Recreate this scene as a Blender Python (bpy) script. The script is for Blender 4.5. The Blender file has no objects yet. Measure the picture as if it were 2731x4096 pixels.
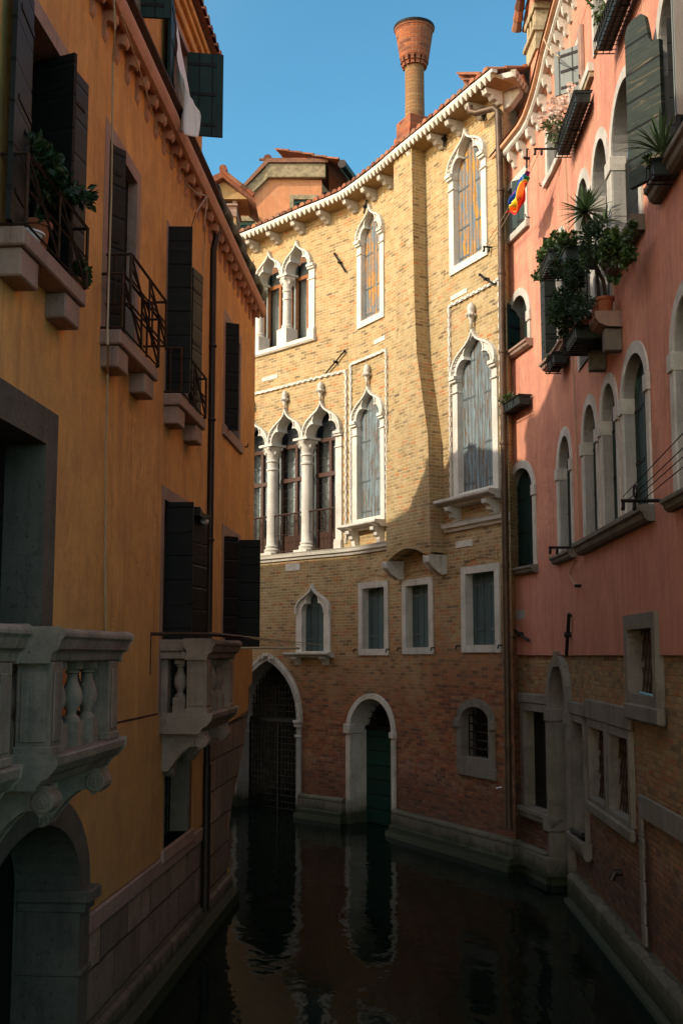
import bpy, math, random
from mathutils import Vector, Matrix
from mathutils.geometry import delaunay_2d_cdt
random.seed(7)
S = bpy.context.scene
COL = S.collection
PI = math.pi

# ------------------------------------------------------------------ survey
# The photograph was surveyed from the bridge: eye 3.5 m above the water,
# level line at row 2621 of 4096, focal length 4685 px. Sightings are turned
# into (u, z) positions on the facades.
F, CX, CY, HZ, EYE = 4685., 1365.5, 2048., 2621., 3.5
TH = math.atan((HZ - CY) / F)
def A1(x, y): return (x/1.531, y/1.531)
def A2(x, y): return (x/1.4255, 1200+y/1.4255)
def A3(x, y): return (x/1.3864, 2400+y/1.3864)
def A4(x, y): return (900+x/1.3067, 600+y/1.3067)
def A5(x, y): return (900+x/1.3067, 2000+y/1.3067)
def A6(x, y): return (1900+x/1.68, y/1.68)
def A7(x, y): return (1900+x/1.68, 1300+y/1.68)
def A8(x, y): return (1900+x/1.474, 2500+y/1.474)
def A9(x, y): return (950+x/1.96, 900+y/1.96)
def A10(x, y): return (950+x/1.96, 1500+y/1.96)
def A11(x, y): return (1300+x/1.8869, y/1.8869)
def AD(x, y): return (x*1.7417, y*1.7417)
def ray(p):
    a = (p[0]-CX)/F; b = (CY-p[1])/F; c, s = math.cos(TH), math.sin(TH)
    return (a, c-b*s, s+b*c)
def at_y(p, Y):
    r = ray(p); t = Y/r[1]
    return Vector((r[0]*t, Y, EYE+r[2]*t))

class Wall:
    """A vertical facade following a plan polyline; u runs to the right seen
    from outside, z is height, d is the distance out of the facade."""
    def __init__(s, pts, smooth=False):
        P = [Vector(p) for p in pts]
        if smooth:
            Q = []
            for i in range(len(P)-1):
                a, b = P[i], P[i+1]
                p0 = P[i-1] if i else a*2-b
                p3 = P[i+2] if i+2 < len(P) else b*2-a
                for k in range(8):
                    t = k/8
                    Q.append(0.5*((2*a)+(b-p0)*t+(2*p0-5*a+4*b-p3)*t*t+(3*a-p0-3*b+p3)*t**3))
            Q.append(P[-1]); P = Q
        s.P = P; s.U = [0.]
        for i in range(1, len(P)): s.U.append(s.U[-1]+(P[i]-P[i-1]).length)
        s.L = s.U[-1]; seg = []
        for i in range(len(P)-1):
            t = (P[i+1]-P[i]).normalized(); seg.append(Vector((t.y, -t.x)))
        s.N = [seg[0]]+[(seg[i]+seg[i+1]).normalized() for i in range(len(seg)-1)]+[seg[-1]]
    def at(s, u, z, d=0.):
        U = s.U; i = 0
        while i < len(U)-2 and u > U[i+1]: i += 1
        t = (u-U[i])/(U[i+1]-U[i]); tc = min(1, max(0, t))
        p = s.P[i]+(s.P[i+1]-s.P[i])*t
        n = (s.N[i]+(s.N[i+1]-s.N[i])*tc).normalized()
        return Vector((p.x+n.x*d, p.y+n.y*d, z))
    def tan(s, u):
        a = s.at(u-.01, 0); b = s.at(u+.01, 0); return (b-a).normalized()
    def nrm(s, u):
        t = s.tan(u); return Vector((t.y, -t.x, 0))
    def pick(s, p, d=0.):
        r = ray(p); best = None
        O = [s.P[i]+s.N[i]*d for i in range(len(s.P))]
        for i in range(len(O)-1):
            A, B = O[i], O[i+1]; D = B-A
            det = -r[0]*D.y+D.x*r[1]
            if abs(det) < 1e-9: continue
            t = (-A.x*D.y+D.x*A.y)/det
            v = (r[0]*A.y-r[1]*A.x)/det
            if t <= 0: continue
            e = 0 if 0 <= v <= 1 else (-v if v < 0 else v-1)
            if best is None or e*D.length < best[0]:
                best = (e*D.length, s.U[i]+v*(s.U[i+1]-s.U[i]), EYE+r[2]*t)
        return best[1], best[2]

# ------------------------------------------------------------------ meshes
WL = {}
SPLIT = {'impost', 'plinth', 'weed_band', 'footing', 'jamb_course', 'shutter_hook', 'hinge_strap', 'base_course', 'arch_moulding', 'toothed_moulding', 'rafter', 'stone_volute', 'end_wall', 'curtain', 'lintel', 'quoin_strip', 'bracket'}
class MB:
    def __init__(s): s.v = []; s.f = []; s.uv = []
    def V(s, p, uv=(0, 0)):
        s.v.append(Vector(p)); s.uv.append(uv); return len(s.v)-1
    def W(s, w, u, z, d): return s.V(w.at(u, z, d), (u+d, z))
    def split(s, gap=.025):
        """the separate pieces of this mesh, each as a mesh of its own"""
        n = len(s.v); par = list(range(n))
        def find(i):
            while par[i] != i: par[i] = par[par[i]]; i = par[i]
            return i
        for f in s.f:
            a = find(f[0])
            for k in f[1:]: par[find(k)] = a
        comps = {}
        for f in s.f: comps.setdefault(find(f[0]), []).append(f)
        L = []
        for fs in comps.values():
            vs = {i for f in fs for i in f}
            L.append([fs, [min(s.v[i][k] for i in vs) for k in range(3)], [max(s.v[i][k] for i in vs) for k in range(3)]])
        i = 0
        while i < len(L):
            j = i+1; merged = False
            while j < len(L):
                if all(L[i][1][k] <= L[j][2][k]+gap and L[j][1][k] <= L[i][2][k]+gap for k in range(3)):
                    a, b = L[i], L.pop(j)
                    L[i] = [a[0]+b[0], [min(a[1][k], b[1][k]) for k in range(3)], [max(a[2][k], b[2][k]) for k in range(3)]]; merged = True
                else: j += 1
            if not merged: i += 1
        out = []
        for fs, _, _ in L:
            m = MB(); mp = {}
            for f in fs:
                g = []
                for i in f:
                    if i not in mp: mp[i] = m.V(s.v[i], s.uv[i])
                    g.append(mp[i])
                m.f.append(g)
            out.append(m)
        return out
    def build(s, name, mat, parent=None, smooth=False, bevel=0, label=None):
        if name in SPLIT:
            P = s.split()
            if len(P) > 1:
                return [p._build(name, mat, parent, smooth, bevel, label) for p in P][0]
        return s._build(name, mat, parent, smooth, bevel, label)
    def _build(s, name, mat, parent=None, smooth=False, bevel=0, label=None):
        if not s.v: s.V((0, 0, 0))
        xs = [v.x for v in s.v]; ys = [v.y for v in s.v]; zs = [v.z for v in s.v]
        c = Vector(((min(xs)+max(xs))/2, (min(ys)+max(ys))/2, min(zs)))
        me = bpy.data.meshes.new(name)
        me.from_pydata([v-c for v in s.v], [], s.f)
        uvl = me.uv_layers.new(name='UVMap')
        for l in me.loops: uvl.data[l.index].uv = s.uv[l.vertex_index]
        me.materials.append(mat)
        if smooth:
            for p in me.polygons: p.use_smooth = True
        me.validate(); me.update()
        o = bpy.data.objects.new(name, me); COL.objects.link(o)
        if smooth == 'auto':
            md = o.modifiers.new('es', 'EDGE_SPLIT'); md.split_angle = math.radians(40)
        if bevel:
            md = o.modifiers.new('bevel', 'BEVEL'); md.width = bevel; md.segments = 1
            md.limit_method = 'ANGLE'; md.angle_limit = math.radians(50)
        WL[o.name] = c
        if parent:
            o.parent = parent; o.location = c-WL[parent.name]
        else: o.location = c
        if label: o['label'] = label
        return o
    # --- shapes in facade coordinates
    def prism(s, w, poly, d0, d1, holes=(), grid=None, back=True, sides=True):
        if d0 > d1: d0, d1 = d1, d0
        pts = []; edges = []
        if grid:
            q = []
            for i, p in enumerate(poly):
                e = poly[(i+1) % len(poly)]; L = math.hypot(e[0]-p[0], e[1]-p[1]); n = max(1, int(L/grid))
                q += [(p[0]+(e[0]-p[0])*k/n, p[1]+(e[1]-p[1])*k/n) for k in range(n)]
            poly = q
        for lp in [poly]+list(holes):
            b = len(pts); n = len(lp); pts += [Vector(p) for p in lp]
            edges += [(b+i, b+(i+1) % n) for i in range(n)]
        if grid:
            x0 = min(p[0] for p in poly); x1 = max(p[0] for p in poly)
            y0 = min(p[1] for p in poly); y1 = max(p[1] for p in poly)
            nx = int((x1-x0)/grid); ny = int((y1-y0)/grid)
            for i in range(1, nx):
                for j in range(1, ny):
                    q = (x0+(x1-x0)*i/nx, y0+(y1-y0)*j/ny)
                    if inpoly(q, poly): pts.append(Vector(q))
        r = delaunay_2d_cdt(pts, edges, [], 0, 1e-5)
        V, T = r[0], r[2]; tris = []
        for t in T:
            c = (V[t[0]]+V[t[1]]+V[t[2]])/3
            if abs((V[t[1]]-V[t[0]]).cross(V[t[2]]-V[t[0]])) < 1e-9: continue
            if inpoly(c, poly) and not any(inpoly(c, h) for h in holes):
                if (V[t[1]]-V[t[0]]).cross(V[t[2]]-V[t[0]]) < 0: t = t[::-1]
                tris.append(t)
        fr = [s.W(w, v.x, v.y, d1) for v in V]
        for t in tris: s.f.append([fr[i] for i in t])
        if d0 == d1: return
        bk = [s.W(w, v.x, v.y, d0) for v in V] if back else None
        if back:
            for t in tris: s.f.append([bk[i] for i in t][::-1])
        if sides:
            for k, lp in enumerate([poly]+list(holes)):
                a = area(lp); L = list(lp)
                if (a < 0) != (k > 0): L = L[::-1]
                n = len(L)
                for i in range(n):
                    p, q = L[i], L[(i+1) % n]
                    s.f.append([s.W(w, p[0], p[1], d0), s.W(w, q[0], q[1], d0),
                                s.W(w, q[0], q[1], d1), s.W(w, p[0], p[1], d1)])
        return s
    def box(s, w, u0, u1, z0, z1, d0, d1, n=1):
        if u0 > u1: u0, u1 = u1, u0
        if z0 > z1: z0, z1 = z1, z0
        if d0 > d1: d0, d1 = d1, d0
        if n == 1 and len(w.P) > 2: n = max(1, int((u1-u0)/.4))
        rows = []
        for i in range(n+1):
            u = u0+(u1-u0)*i/n
            rows.append([s.W(w, u, z0, d0), s.W(w, u, z0, d1), s.W(w, u, z1, d1), s.W(w, u, z1, d0)])
        for i in range(n):
            a, b = rows[i], rows[i+1]
            for k in range(4):
                s.f.append([a[k], b[k], b[(k+1) % 4], a[(k+1) % 4]])
        s.f.append(rows[0]); s.f.append(rows[-1][::-1])
        return s
    def extr(s, w, u0, u1, prof, n=0):
        """profile (d, z) pushed along u"""
        if not n: n = max(1, int(abs(u1-u0)/.4)) if len(w.P) > 2 else 1
        rows = []
        for i in range(n+1):
            u = u0+(u1-u0)*i/n
            rows.append([s.W(w, u, z, d) for d, z in prof])
        m = len(prof)
        for i in range(n):
            for k in range(m):
                s.f.append([rows[i][k], rows[i+1][k], rows[i+1][(k+1) % m], rows[i][(k+1) % m]])
        s.f.append(rows[0][::-1]); s.f.append(rows[-1])
        return s
    def sweep(s, w, path, prof, closed=False):
        """profile (a, d): a across the path in the facade plane, d outwards"""
        n = len(path); rows = []
        for i in range(n):
            p = Vector(path[i])
            a = Vector(path[i-1]) if i or closed else None
            b = Vector(path[(i+1) % n]) if i < n-1 or closed else None
            t1 = (p-a).normalized() if a is not None else None
            t2 = (b-p).normalized() if b is not None else None
            if t1 is None: t1 = t2
            if t2 is None: t2 = t1
            n1 = Vector((-t1.y, t1.x)); n2 = Vector((-t2.y, t2.x))
            m = (n1+n2)
            if m.length < 1e-4: m = n1
            m.normalize(); k = 1/max(.45, m.dot(n1))
            rows.append([s.W(w, p.x+m.x*q[0]*k, p.y+m.y*q[0]*k, q[1]) for q in prof])
        m = len(prof); R = n if closed else n-1
        for i in range(R):
            a, b = rows[i], rows[(i+1) % n]
            for k in range(m):
                s.f.append([a[k], b[k], b[(k+1) % m], a[(k+1) % m]])
        if not closed: s.f.append(rows[0][::-1]); s.f.append(rows[-1])
        return s
    # --- shapes in the world
    def tube(s, pts, r, n=6, rr=None):
        P = [Vector(p) for p in pts]; rows = []
        up = None
        for i in range(len(P)):
            t = ((P[i+1] if i < len(P)-1 else P[i])-(P[i-1] if i else P[i]))
            if t.length < 1e-9: t = Vector((0, 0, 1))
            t.normalize()
            if up is None: up = Vector((0, 0, 1)) if abs(t.z) < .9 else Vector((1, 0, 0))
            x = t.cross(up)
            if x.length < 1e-4: x = t.cross(Vector((1, 0, .2)))
            x.normalize(); y = t.cross(x).normalized(); up = -y if (-y).dot(up) > 0 else y
            R = rr[i] if rr else r
            rows.append([s.V(P[i]+x*math.cos(2*PI*k/n)*R+y*math.sin(2*PI*k/n)*R, (i*.1, k/n)) for k in range(n)])
        for i in range(len(rows)-1):
            for k in range(n):
                s.f.append([rows[i][k], rows[i][(k+1) % n], rows[i+1][(k+1) % n], rows[i+1][k]])
        s.f.append(rows[0][::-1]); s.f.append(rows[-1])
        return s
    def bar(s, w, a, b, r=.012):
        """square iron bar between two facade points (u, z, d)"""
        return s.tube([w.at(*a), w.at(*b)], r, 4)
    def lathe(s, c, prof, n=16, sx=1, sy=1):
        c = Vector(c); rows = []
        for r, z in prof:
            rows.append([s.V(c+Vector((math.cos(2*PI*k/n)*r*sx, math.sin(2*PI*k/n)*r*sy, z)),
                             (k/n*2*PI*max(.2, prof[0][0]), z)) for k in range(n)])
        for i in range(len(rows)-1):
            for k in range(n):
                s.f.append([rows[i][k], rows[i][(k+1) % n], rows[i+1][(k+1) % n], rows[i+1][k]])
        s.f.append(rows[0][::-1]); s.f.append(rows[-1])
        return s
    def quad(s, a, b, c, d, uv=True):
        s.f.append([s.V(a, (0, 0)), s.V(b, (1, 0)), s.V(c, (1, 1)), s.V(d, (0, 1))]); return s

def area(L): return sum(L[i][0]*L[(i+1) % len(L)][1]-L[(i+1) % len(L)][0]*L[i][1] for i in range(len(L)))/2
def inpoly(q, L):
    x, y = q[0], q[1]; c = False; j = len(L)-1
    for i in range(len(L)):
        if (L[i][1] > y) != (L[j][1] > y) and x < (L[j][0]-L[i][0])*(y-L[i][1])/(L[j][1]-L[i][1])+L[i][0]: c = not c
        j = i
    return c
def rect(u0, z0, u1, z1): return [(u0, z0), (u1, z0), (u1, z1), (u0, z1)]
HALF = {
 'round': [(math.cos(a*PI/20), math.sin(a*PI/20)) for a in range(11)],
 'pointed': [(1, 0), (.99, .18), (.95, .36), (.88, .53), (.77, .70), (.62, .85), (.44, .98), (.24, 1.09), (0, 1.18)],
 'ogee': [(1, 0), (1, .2), (.965, .38), (.89, .54), (.77, .69), (.62, .81), (.46, .91), (.31, 1.0), (.19, 1.1), (.10, 1.22), (.04, 1.36), (0, 1.5)],
 'ogin': [(1, 0), (1, .2), (.96, .37), (.87, .54), (.74, .68), (.58, .80), (.42, .90), (.27, 1.0), (.14, 1.12), (.05, 1.23), (0, 1.32)],
 'tref': [(1, 0), (.99, .16), (.93, .33), (.82, .47), (.66, .56), (.50, .55), (.56, .70), (.53, .84), (.43, .97), (.29, 1.07), (.14, 1.18), (0, 1.32)],
}
def archpoly(uc, hw, z0, zs, rise, kind='round'):
    H = HALF[kind]; k = rise/H[-1][1]
    R = [(uc+x*hw, zs+y*k) for x, y in H]
    Lf = [(uc-x*hw, zs+y*k) for x, y in H[:-1]][::-1]
    return [(uc-hw, z0), (uc+hw, z0)]+R+Lf
def empty(name, loc, label=None, cat=None, group=None, kind=None):
    o = bpy.data.objects.new(name, None); COL.objects.link(o); o.location = loc
    o.empty_display_size = .3
    WL[o.name] = Vector(loc); tag(o, label, cat, group, kind); return o
def tag(o, label=None, cat=None, group=None, kind=None):
    if label: o['label'] = label
    if cat: o['category'] = cat
    if group: o['group'] = group
    if kind: o['kind'] = kind
    return o

# ------------------------------------------------------------------ materials
class NT:
    def __init__(s, name):
        s.m = bpy.data.materials.new(name); s.m.use_nodes = True
        s.t = s.m.node_tree; s.n = s.t.nodes
        s.b = s.n['Principled BSDF']; s.out = s.n['Material Output']
        s.geo = s.n.new('ShaderNodeNewGeometry').outputs['Position']
        s.uvn = None
    def uv(s):
        if not s.uvn: s.uvn = s.n.new('ShaderNodeUVMap').outputs[0]
        return s.uvn
    def link(s, a, b): s.t.links.new(a, b)
    def inp(s, sock, v):
        if hasattr(v, 'is_output'): s.link(v, sock)
        elif isinstance(v, (tuple, list)) and len(v) == 3 and sock.type == 'RGBA': sock.default_value = (*v, 1)
        else: sock.default_value = v
    def mapping(s, vec, scale=(1, 1, 1), loc=(0, 0, 0), rot=(0, 0, 0)):
        n = s.n.new('ShaderNodeMapping'); s.link(vec, n.inputs[0])
        n.inputs['Scale'].default_value = scale; n.inputs['Location'].default_value = loc
        n.inputs['Rotation'].default_value = rot
        return n.outputs[0]
    def noise(s, vec, scale, detail=4, rough=.55, dist=0, col=False):
        n = s.n.new('ShaderNodeTexNoise'); s.link(vec, n.inputs['Vector'])
        n.inputs['Scale'].default_value = scale; n.inputs['Detail'].default_value = detail
        n.inputs['Roughness'].default_value = rough; n.inputs['Distortion'].default_value = dist
        return n.outputs['Color' if col else 'Fac']
    def vor(s, vec, scale, feat='F1', out='Distance'):
        n = s.n.new('ShaderNodeTexVoronoi'); s.link(vec, n.inputs['Vector']); n.feature = feat
        n.inputs['Scale'].default_value = scale
        return n.outputs[out]
    def math(s, op, a, b=0, c=0, clamp=False):
        n = s.n.new('ShaderNodeMath'); n.operation = op; n.use_clamp = clamp
        s.inp(n.inputs[0], a); s.inp(n.inputs[1], b)
        if op in ('MULTIPLY_ADD', 'SMOOTH_MIN', 'COMPARE'): s.inp(n.inputs[2], c)
        return n.outputs[0]
    def ramp(s, f, stops, interp='LINEAR'):
        n = s.n.new('ShaderNodeValToRGB'); s.link(f, n.inputs[0]); e = n.color_ramp.elements
        n.color_ramp.interpolation = interp
        while len(e) < len(stops): e.new(.5)
        for i, (p, c) in enumerate(stops):
            e[i].position = p; e[i].color = (*c, 1) if isinstance(c, (tuple, list)) else (c, c, c, 1)
        return n.outputs[0]
    def mrange(s, f, a, b, c=0., d=1.):
        n = s.n.new('ShaderNodeMapRange'); s.inp(n.inputs[0], f)
        for i, v in enumerate((a, b, c, d)): n.inputs[i+1].default_value = v
        return n.outputs[0]
    def mix(s, f, a, b, mode='MIX'):
        n = s.n.new('ShaderNodeMix'); n.data_type = 'RGBA'; n.blend_type = mode
        s.inp(n.inputs[0], f); s.inp(n.inputs[6], a); s.inp(n.inputs[7], b)
        return n.outputs[2]
    def sep(s, vec):
        n = s.n.new('ShaderNodeSeparateXYZ'); s.link(vec, n.inputs[0]); return n.outputs
    def comb(s, x, y, z=0.):
        n = s.n.new('ShaderNodeCombineXYZ')
        for i, v in enumerate((x, y, z)): s.inp(n.inputs[i], v)
        return n.outputs[0]
    def bump(s, h, strength=.5, dist=.02, prev=None):
        n = s.n.new('ShaderNodeBump'); s.link(h, n.inputs['Height'])
        n.inputs['Strength'].default_value = strength; n.inputs['Distance'].default_value = dist
        if prev is not None: s.link(prev, n.inputs['Normal'])
        return n.outputs[0]
    def fin(s, col, rough=.85, nrm=None, metal=0, spec=.3):
        s.inp(s.b.inputs['Base Color'], col); s.inp(s.b.inputs['Roughness'], rough)
        if nrm is not None: s.link(nrm, s.b.inputs['Normal'])
        s.b.inputs['Metallic'].default_value = metal
        s.b.inputs['Specular IOR Level'].default_value = spec
        return s.m

def mat_brick(name, kind):
    m = NT(name); uv = m.uv(); P = m.geo
    nz = m.noise(P, 2.2, 3, col=True)
    w = m.mix(.012, uv, nz, 'LINEAR_LIGHT')
    nz2 = m.noise(P, 14, 2, col=True)
    w = m.mix(.006, w, nz2, 'LINEAR_LIGHT')
    b = m.n.new('ShaderNodeTexBrick'); m.link(w, b.inputs['Vector'])
    b.inputs['Color1'].default_value = (0, 0, 0, 1); b.inputs['Color2'].default_value = (1, 1, 1, 1)
    b.inputs['Mortar'].default_value = (.5, .5, .5, 1)
    b.inputs['Scale'].default_value = 1; b.inputs['Mortar Size'].default_value = .0075 if kind == 'main' else .008
    b.inputs['Mortar Smooth'].default_value = .35; b.inputs['Bias'].default_value = 0
    b.inputs['Brick Width'].default_value = .215; b.inputs['Row Height'].default_value = .066
    if kind in ('chimney', 'shaft'):
        b.inputs['Brick Width'].default_value = .24; b.inputs['Row Height'].default_value = .078
        b.inputs['Mortar Size'].default_value = .01
    rnd = m.sep(b.outputs['Color'])[0]; mort = b.outputs['Fac']
    # a second random per brick from a slightly different bias
    tan = m.ramp(rnd, [(0, (.15, .095, .045)), (.07, (.25, .165, .072)), (.3, (.37, .25, .105)), (.62, (.45, .32, .145)), (.88, (.40, .24, .095)), (.96, (.46, .20, .07)), (1, (.42, .155, .05))])
    mid = m.ramp(rnd, [(0, (.16, .10, .05)), (.2, (.32, .205, .09)), (.5, (.44, .29, .125)), (.7, (.42, .20, .08)), (1, (.40, .13, .05))])
    red = m.ramp(rnd, [(0, (.10, .042, .028)), (.3, (.23, .068, .035)), (.6, (.34, .095, .042)), (.85, (.30, .165, .08)), (1, (.46, .135, .05))])
    dirt = m.noise(P, .9, 6, .65); fine = m.noise(P, 25, 4, .6)
    z = m.sep(P)[2]; x = m.sep(P)[0]
    if kind == 'main':
        zz = m.math('ADD', z, m.math('MULTIPLY', m.math('SUBTRACT', m.noise(P, .55, 5, .6), .5), 3.6))
        zz = m.math('SUBTRACT', zz, m.math('MULTIPLY', x, .35))
        c = m.mix(m.mrange(zz, 3.6, 5.6), mid, tan)
        c = m.mix(m.mrange(zz, 2.1, 3.5), red, c)
        # patched area of pale repair brick and grey salt blooms low down
        pt = m.mrange(m.noise(P, 1.3, 4, .6, .6), .56, .64)
        low = m.mrange(z, 3.2, 2.2)
        c = m.mix(m.math('MULTIPLY', pt, m.math('MULTIPLY', low, .55)), c, (.40, .26, .12))
        sb = m.mrange(m.noise(P, 1.7, 7, .7, .4), .57, .74)
        c = m.mix(m.math('MULTIPLY', sb, m.math('MULTIPLY', m.mrange(z, 2.9, 1.9), .55)), c, (.30, .22, .20))
        mo = m.mix(m.mrange(zz, 2.3, 5.2), (.19, .12, .07), (.56, .45, .27))
    elif kind == 'low':
        zz = m.math('ADD', z, m.math('MULTIPLY', m.math('SUBTRACT', m.noise(P, .8, 5, .6), .5), 4))
        c = m.mix(m.mrange(zz, .6, 2.6), red, mid)
        sb = m.mrange(m.noise(P, 1.5, 7, .7, .4), .54, .72)
        c = m.mix(m.math('MULTIPLY', sb, .5), c, (.36, .28, .25))
        mo = m.mix(m.mrange(zz, 1, 3), (.09, .06, .04), (.20, .14, .09)); c = m.mix(.18, c, (.15, .10, .055))
    elif kind == 'chimney':
        c = m.ramp(rnd, [(0, (.15, .04, .025)), (.4, (.33, .085, .035)), (.7, (.42, .12, .045)), (1, (.30, .09, .05))]); mo = (.27, .15, .09)
    else:
        c = m.mix(.55, tan, (.33, .135, .055)); mo = (.20, .13, .07)
        c = m.mix(m.mrange(dirt, .38, .62, 0, .6), c, (.16, .09, .045))
    c = m.mix(m.math('MULTIPLY', m.math('ADD', m.mrange(fine, .3, .75), m.mrange(m.noise(P, 60, 2), .35, .8)), .22), c, (.10, .06, .035))
    smear = m.mrange(m.noise(P, 5, 7, .75), .42, .66)
    c = m.mix(m.math('MULTIPLY', smear, .42), c, mo)
    c = m.mix(m.math('MULTIPLY', mort, m.mrange(m.noise(P, 3.1, 6, .7), .30, .62, .35, 1.)), c, mo)
    soot = m.mrange(m.noise(m.mapping(P, (1.6, 1.6, .45)), 1.0, 7, .7, .5), .52, .72)
    c = m.mix(m.math('MULTIPLY', soot, .38), c, (.17, .11, .06))
    if kind in ('main', 'low'):
        tz = m.math('ADD', z, m.math('MULTIPLY', m.math('SUBTRACT', m.noise(P, 1.4, 7, .7), .5), 1.3))
        c = m.mix(m.math('MULTIPLY', m.mrange(tz, 1.5, .75), .5), c, (.07, .045, .035))
        bl = m.math('MULTIPLY', m.mrange(m.math('ABSOLUTE', m.math('SUBTRACT', tz, 1.35)), .35, .0), m.mrange(m.noise(P, 6, 6, .75), .5, .68))
        c = m.mix(m.math('MULTIPLY', bl, .55), c, (.34, .27, .24))
    if kind in ('main', 'shaft'):
        # dark crust on scattered groups of bricks
        cr = m.mrange(m.noise(m.mapping(P, (1, 1, 1.6)), 1.6, 6, .72), .60, .72)
        c = m.mix(m.math('MULTIPLY', cr, m.mrange(rnd, .1, .8, .75, .1)), c, (.10, .08, .05))
    h = m.math('MULTIPLY', mort, -1)
    h = m.math('ADD', h, m.math('MULTIPLY', fine, .8))
    h = m.math('ADD', h, m.math('MULTIPLY', rnd, .45))
    if kind in ('low', 'main'):
        er = m.mrange(m.noise(P, 3.2, 5, .7), .5, .72)
        er = m.math('MULTIPLY', er, m.mrange(z, 4.3, 2.6)) if kind == 'main' else er
        h = m.math('SUBTRACT', h, m.math('MULTIPLY', er, m.math('MULTIPLY', rnd, 4.5)))
    return m.fin(c, .9, m.bump(h, .75 if kind != 'low' else .9, .012 if kind != 'low' else .018), spec=.15)

def mat_stucco(name, c1, c2, c3, dark, streak=.5, lowz=None, pale=None):
    m = NT(name); P = m.geo
    big = m.noise(P, .45, 7, .62, .5); med = m.noise(m.mapping(P, (1, 1, .7)), 2.1, 8, .70, .8); fine = m.noise(P, 38, 4, .6)
    st = m.noise(m.mapping(P, (5.5, 5.5, .30)), 1.3, 8, .72, .5); st2 = m.noise(m.mapping(P, (16, 16, .5)), 1., 5, .7, .3)
    c = m.mix(m.mrange(big, .36, .64), c1, c2)
    c = m.mix(m.mrange(med, .44, .62, 0, .85), c, c3)
    c = m.mix(m.math('MULTIPLY', m.mrange(m.noise(m.mapping(P, (1, 1, .6)), 1.1, 7, .7, .6), .50, .66), .55), c, pale or tuple(min(.9, v*1.22+.02) for v in c1))
    c = m.mix(m.math('MULTIPLY', m.mrange(st, .50, .70), streak), c, dark)
    c = m.mix(m.math('MULTIPLY', m.math('MULTIPLY', m.mrange(st2, .52, .74), m.mrange(big, .42, .60)), streak*.8), c, dark)
    c = m.mix(m.math('MULTIPLY', m.mrange(m.noise(P, 9, 7, .75), .54, .72), .30), c, dark)
    cr = m.mrange(m.math('ABSOLUTE', m.math('SUBTRACT', m.noise(P, .8, 8, .62, 1.), .5)), .0, .0035, 1, 0)
    c = m.mix(m.math('MULTIPLY', m.math('MULTIPLY', cr, m.mrange(m.noise(P, .5, 2), .52, .6)), .6), c, tuple(v*.4 for v in dark))
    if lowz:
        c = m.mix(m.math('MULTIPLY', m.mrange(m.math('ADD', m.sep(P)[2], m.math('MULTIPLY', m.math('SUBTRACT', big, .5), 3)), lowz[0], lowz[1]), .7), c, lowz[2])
    h = m.math('ADD', m.math('MULTIPLY', fine, .45), m.math('MULTIPLY', m.noise(P, 3.5, 6, .62), 2.6))
    return m.fin(c, .93, m.bump(h, .7, .012), spec=.12)

def mat_stone(name, base, dark, amt=.5, rough=.75, block=None, bumps=.5, pits=True):
    m = NT(name); P = m.geo
    n1 = m.noise(P, 1.9, 8, .68, .4); n2 = m.noise(P, 11, 6, .7); st = m.noise(m.mapping(P, (9, 9, .9)), 1.2, 5, .7)
    c = m.mix(m.mrange(n1, .42, .72, 0, amt), base, dark)
    c = m.mix(m.mrange(st, .52, .75, 0, amt*.8), c, tuple(v*.55 for v in dark))
    c = m.mix(m.mrange(n2, .5, .8, 0, .35), c, tuple(v*1.25 for v in base))
    h = m.math('ADD', m.math('MULTIPLY', n2, .8), m.math('MULTIPLY', m.noise(P, 45, 3), .3))
    if pits:
        pv = m.mrange(m.noise(P, 24, 5, .65), .60, .74)
        c = m.mix(m.math('MULTIPLY', pv, .38), c, tuple(v*.4 for v in dark)); h = m.math('SUBTRACT', h, m.math('MULTIPLY', pv, .8))
    if block:
        b = m.n.new('ShaderNodeTexBrick'); m.link(m.mix(.025, m.uv(), m.noise(P, 3, 3, col=True), 'LINEAR_LIGHT'), b.inputs['Vector'])
        b.inputs['Color1'].default_value = (0, 0, 0, 1); b.inputs['Color2'].default_value = (1, 1, 1, 1)
        b.inputs['Scale'].default_value = 1; b.inputs['Mortar Size'].default_value = .014
        b.inputs['Mortar Smooth'].default_value = .5
        b.inputs['Brick Width'].default_value = block[0]; b.inputs['Row Height'].default_value = block[1]
        r = m.sep(b.outputs['Color'])[0]
        c = m.mix(m.mrange(r, 0, 1, 0, .5), c, dark)
        c = m.mix(m.math('MULTIPLY', b.outputs['Fac'], .8), c, tuple(v*.3 for v in dark))
        h = m.math('ADD', h, m.math('MULTIPLY', b.outputs['Fac'], -1.8))
        h = m.math('ADD', h, m.math('MULTIPLY', m.noise(P, 22, 5, .75), m.mrange(r, .3, .8, .3, 2.2)))
    # green slime up to the tide line, a paler salt edge just above it
    tz = m.math('ADD', m.sep(P)[2], m.math('MULTIPLY', m.math('SUBTRACT', m.noise(P, 2.6, 6, .7), .5), .45))
    c = m.mix(m.math('MULTIPLY', m.mrange(tz, .62, .40), .45), c, (.10, .085, .05))
    c = m.mix(m.math('MULTIPLY', m.mrange(tz, .36, .20), .9), c, (.022, .030, .014))
    return m.fin(c, rough, m.bump(h, bumps, .014), spec=.25)

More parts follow.
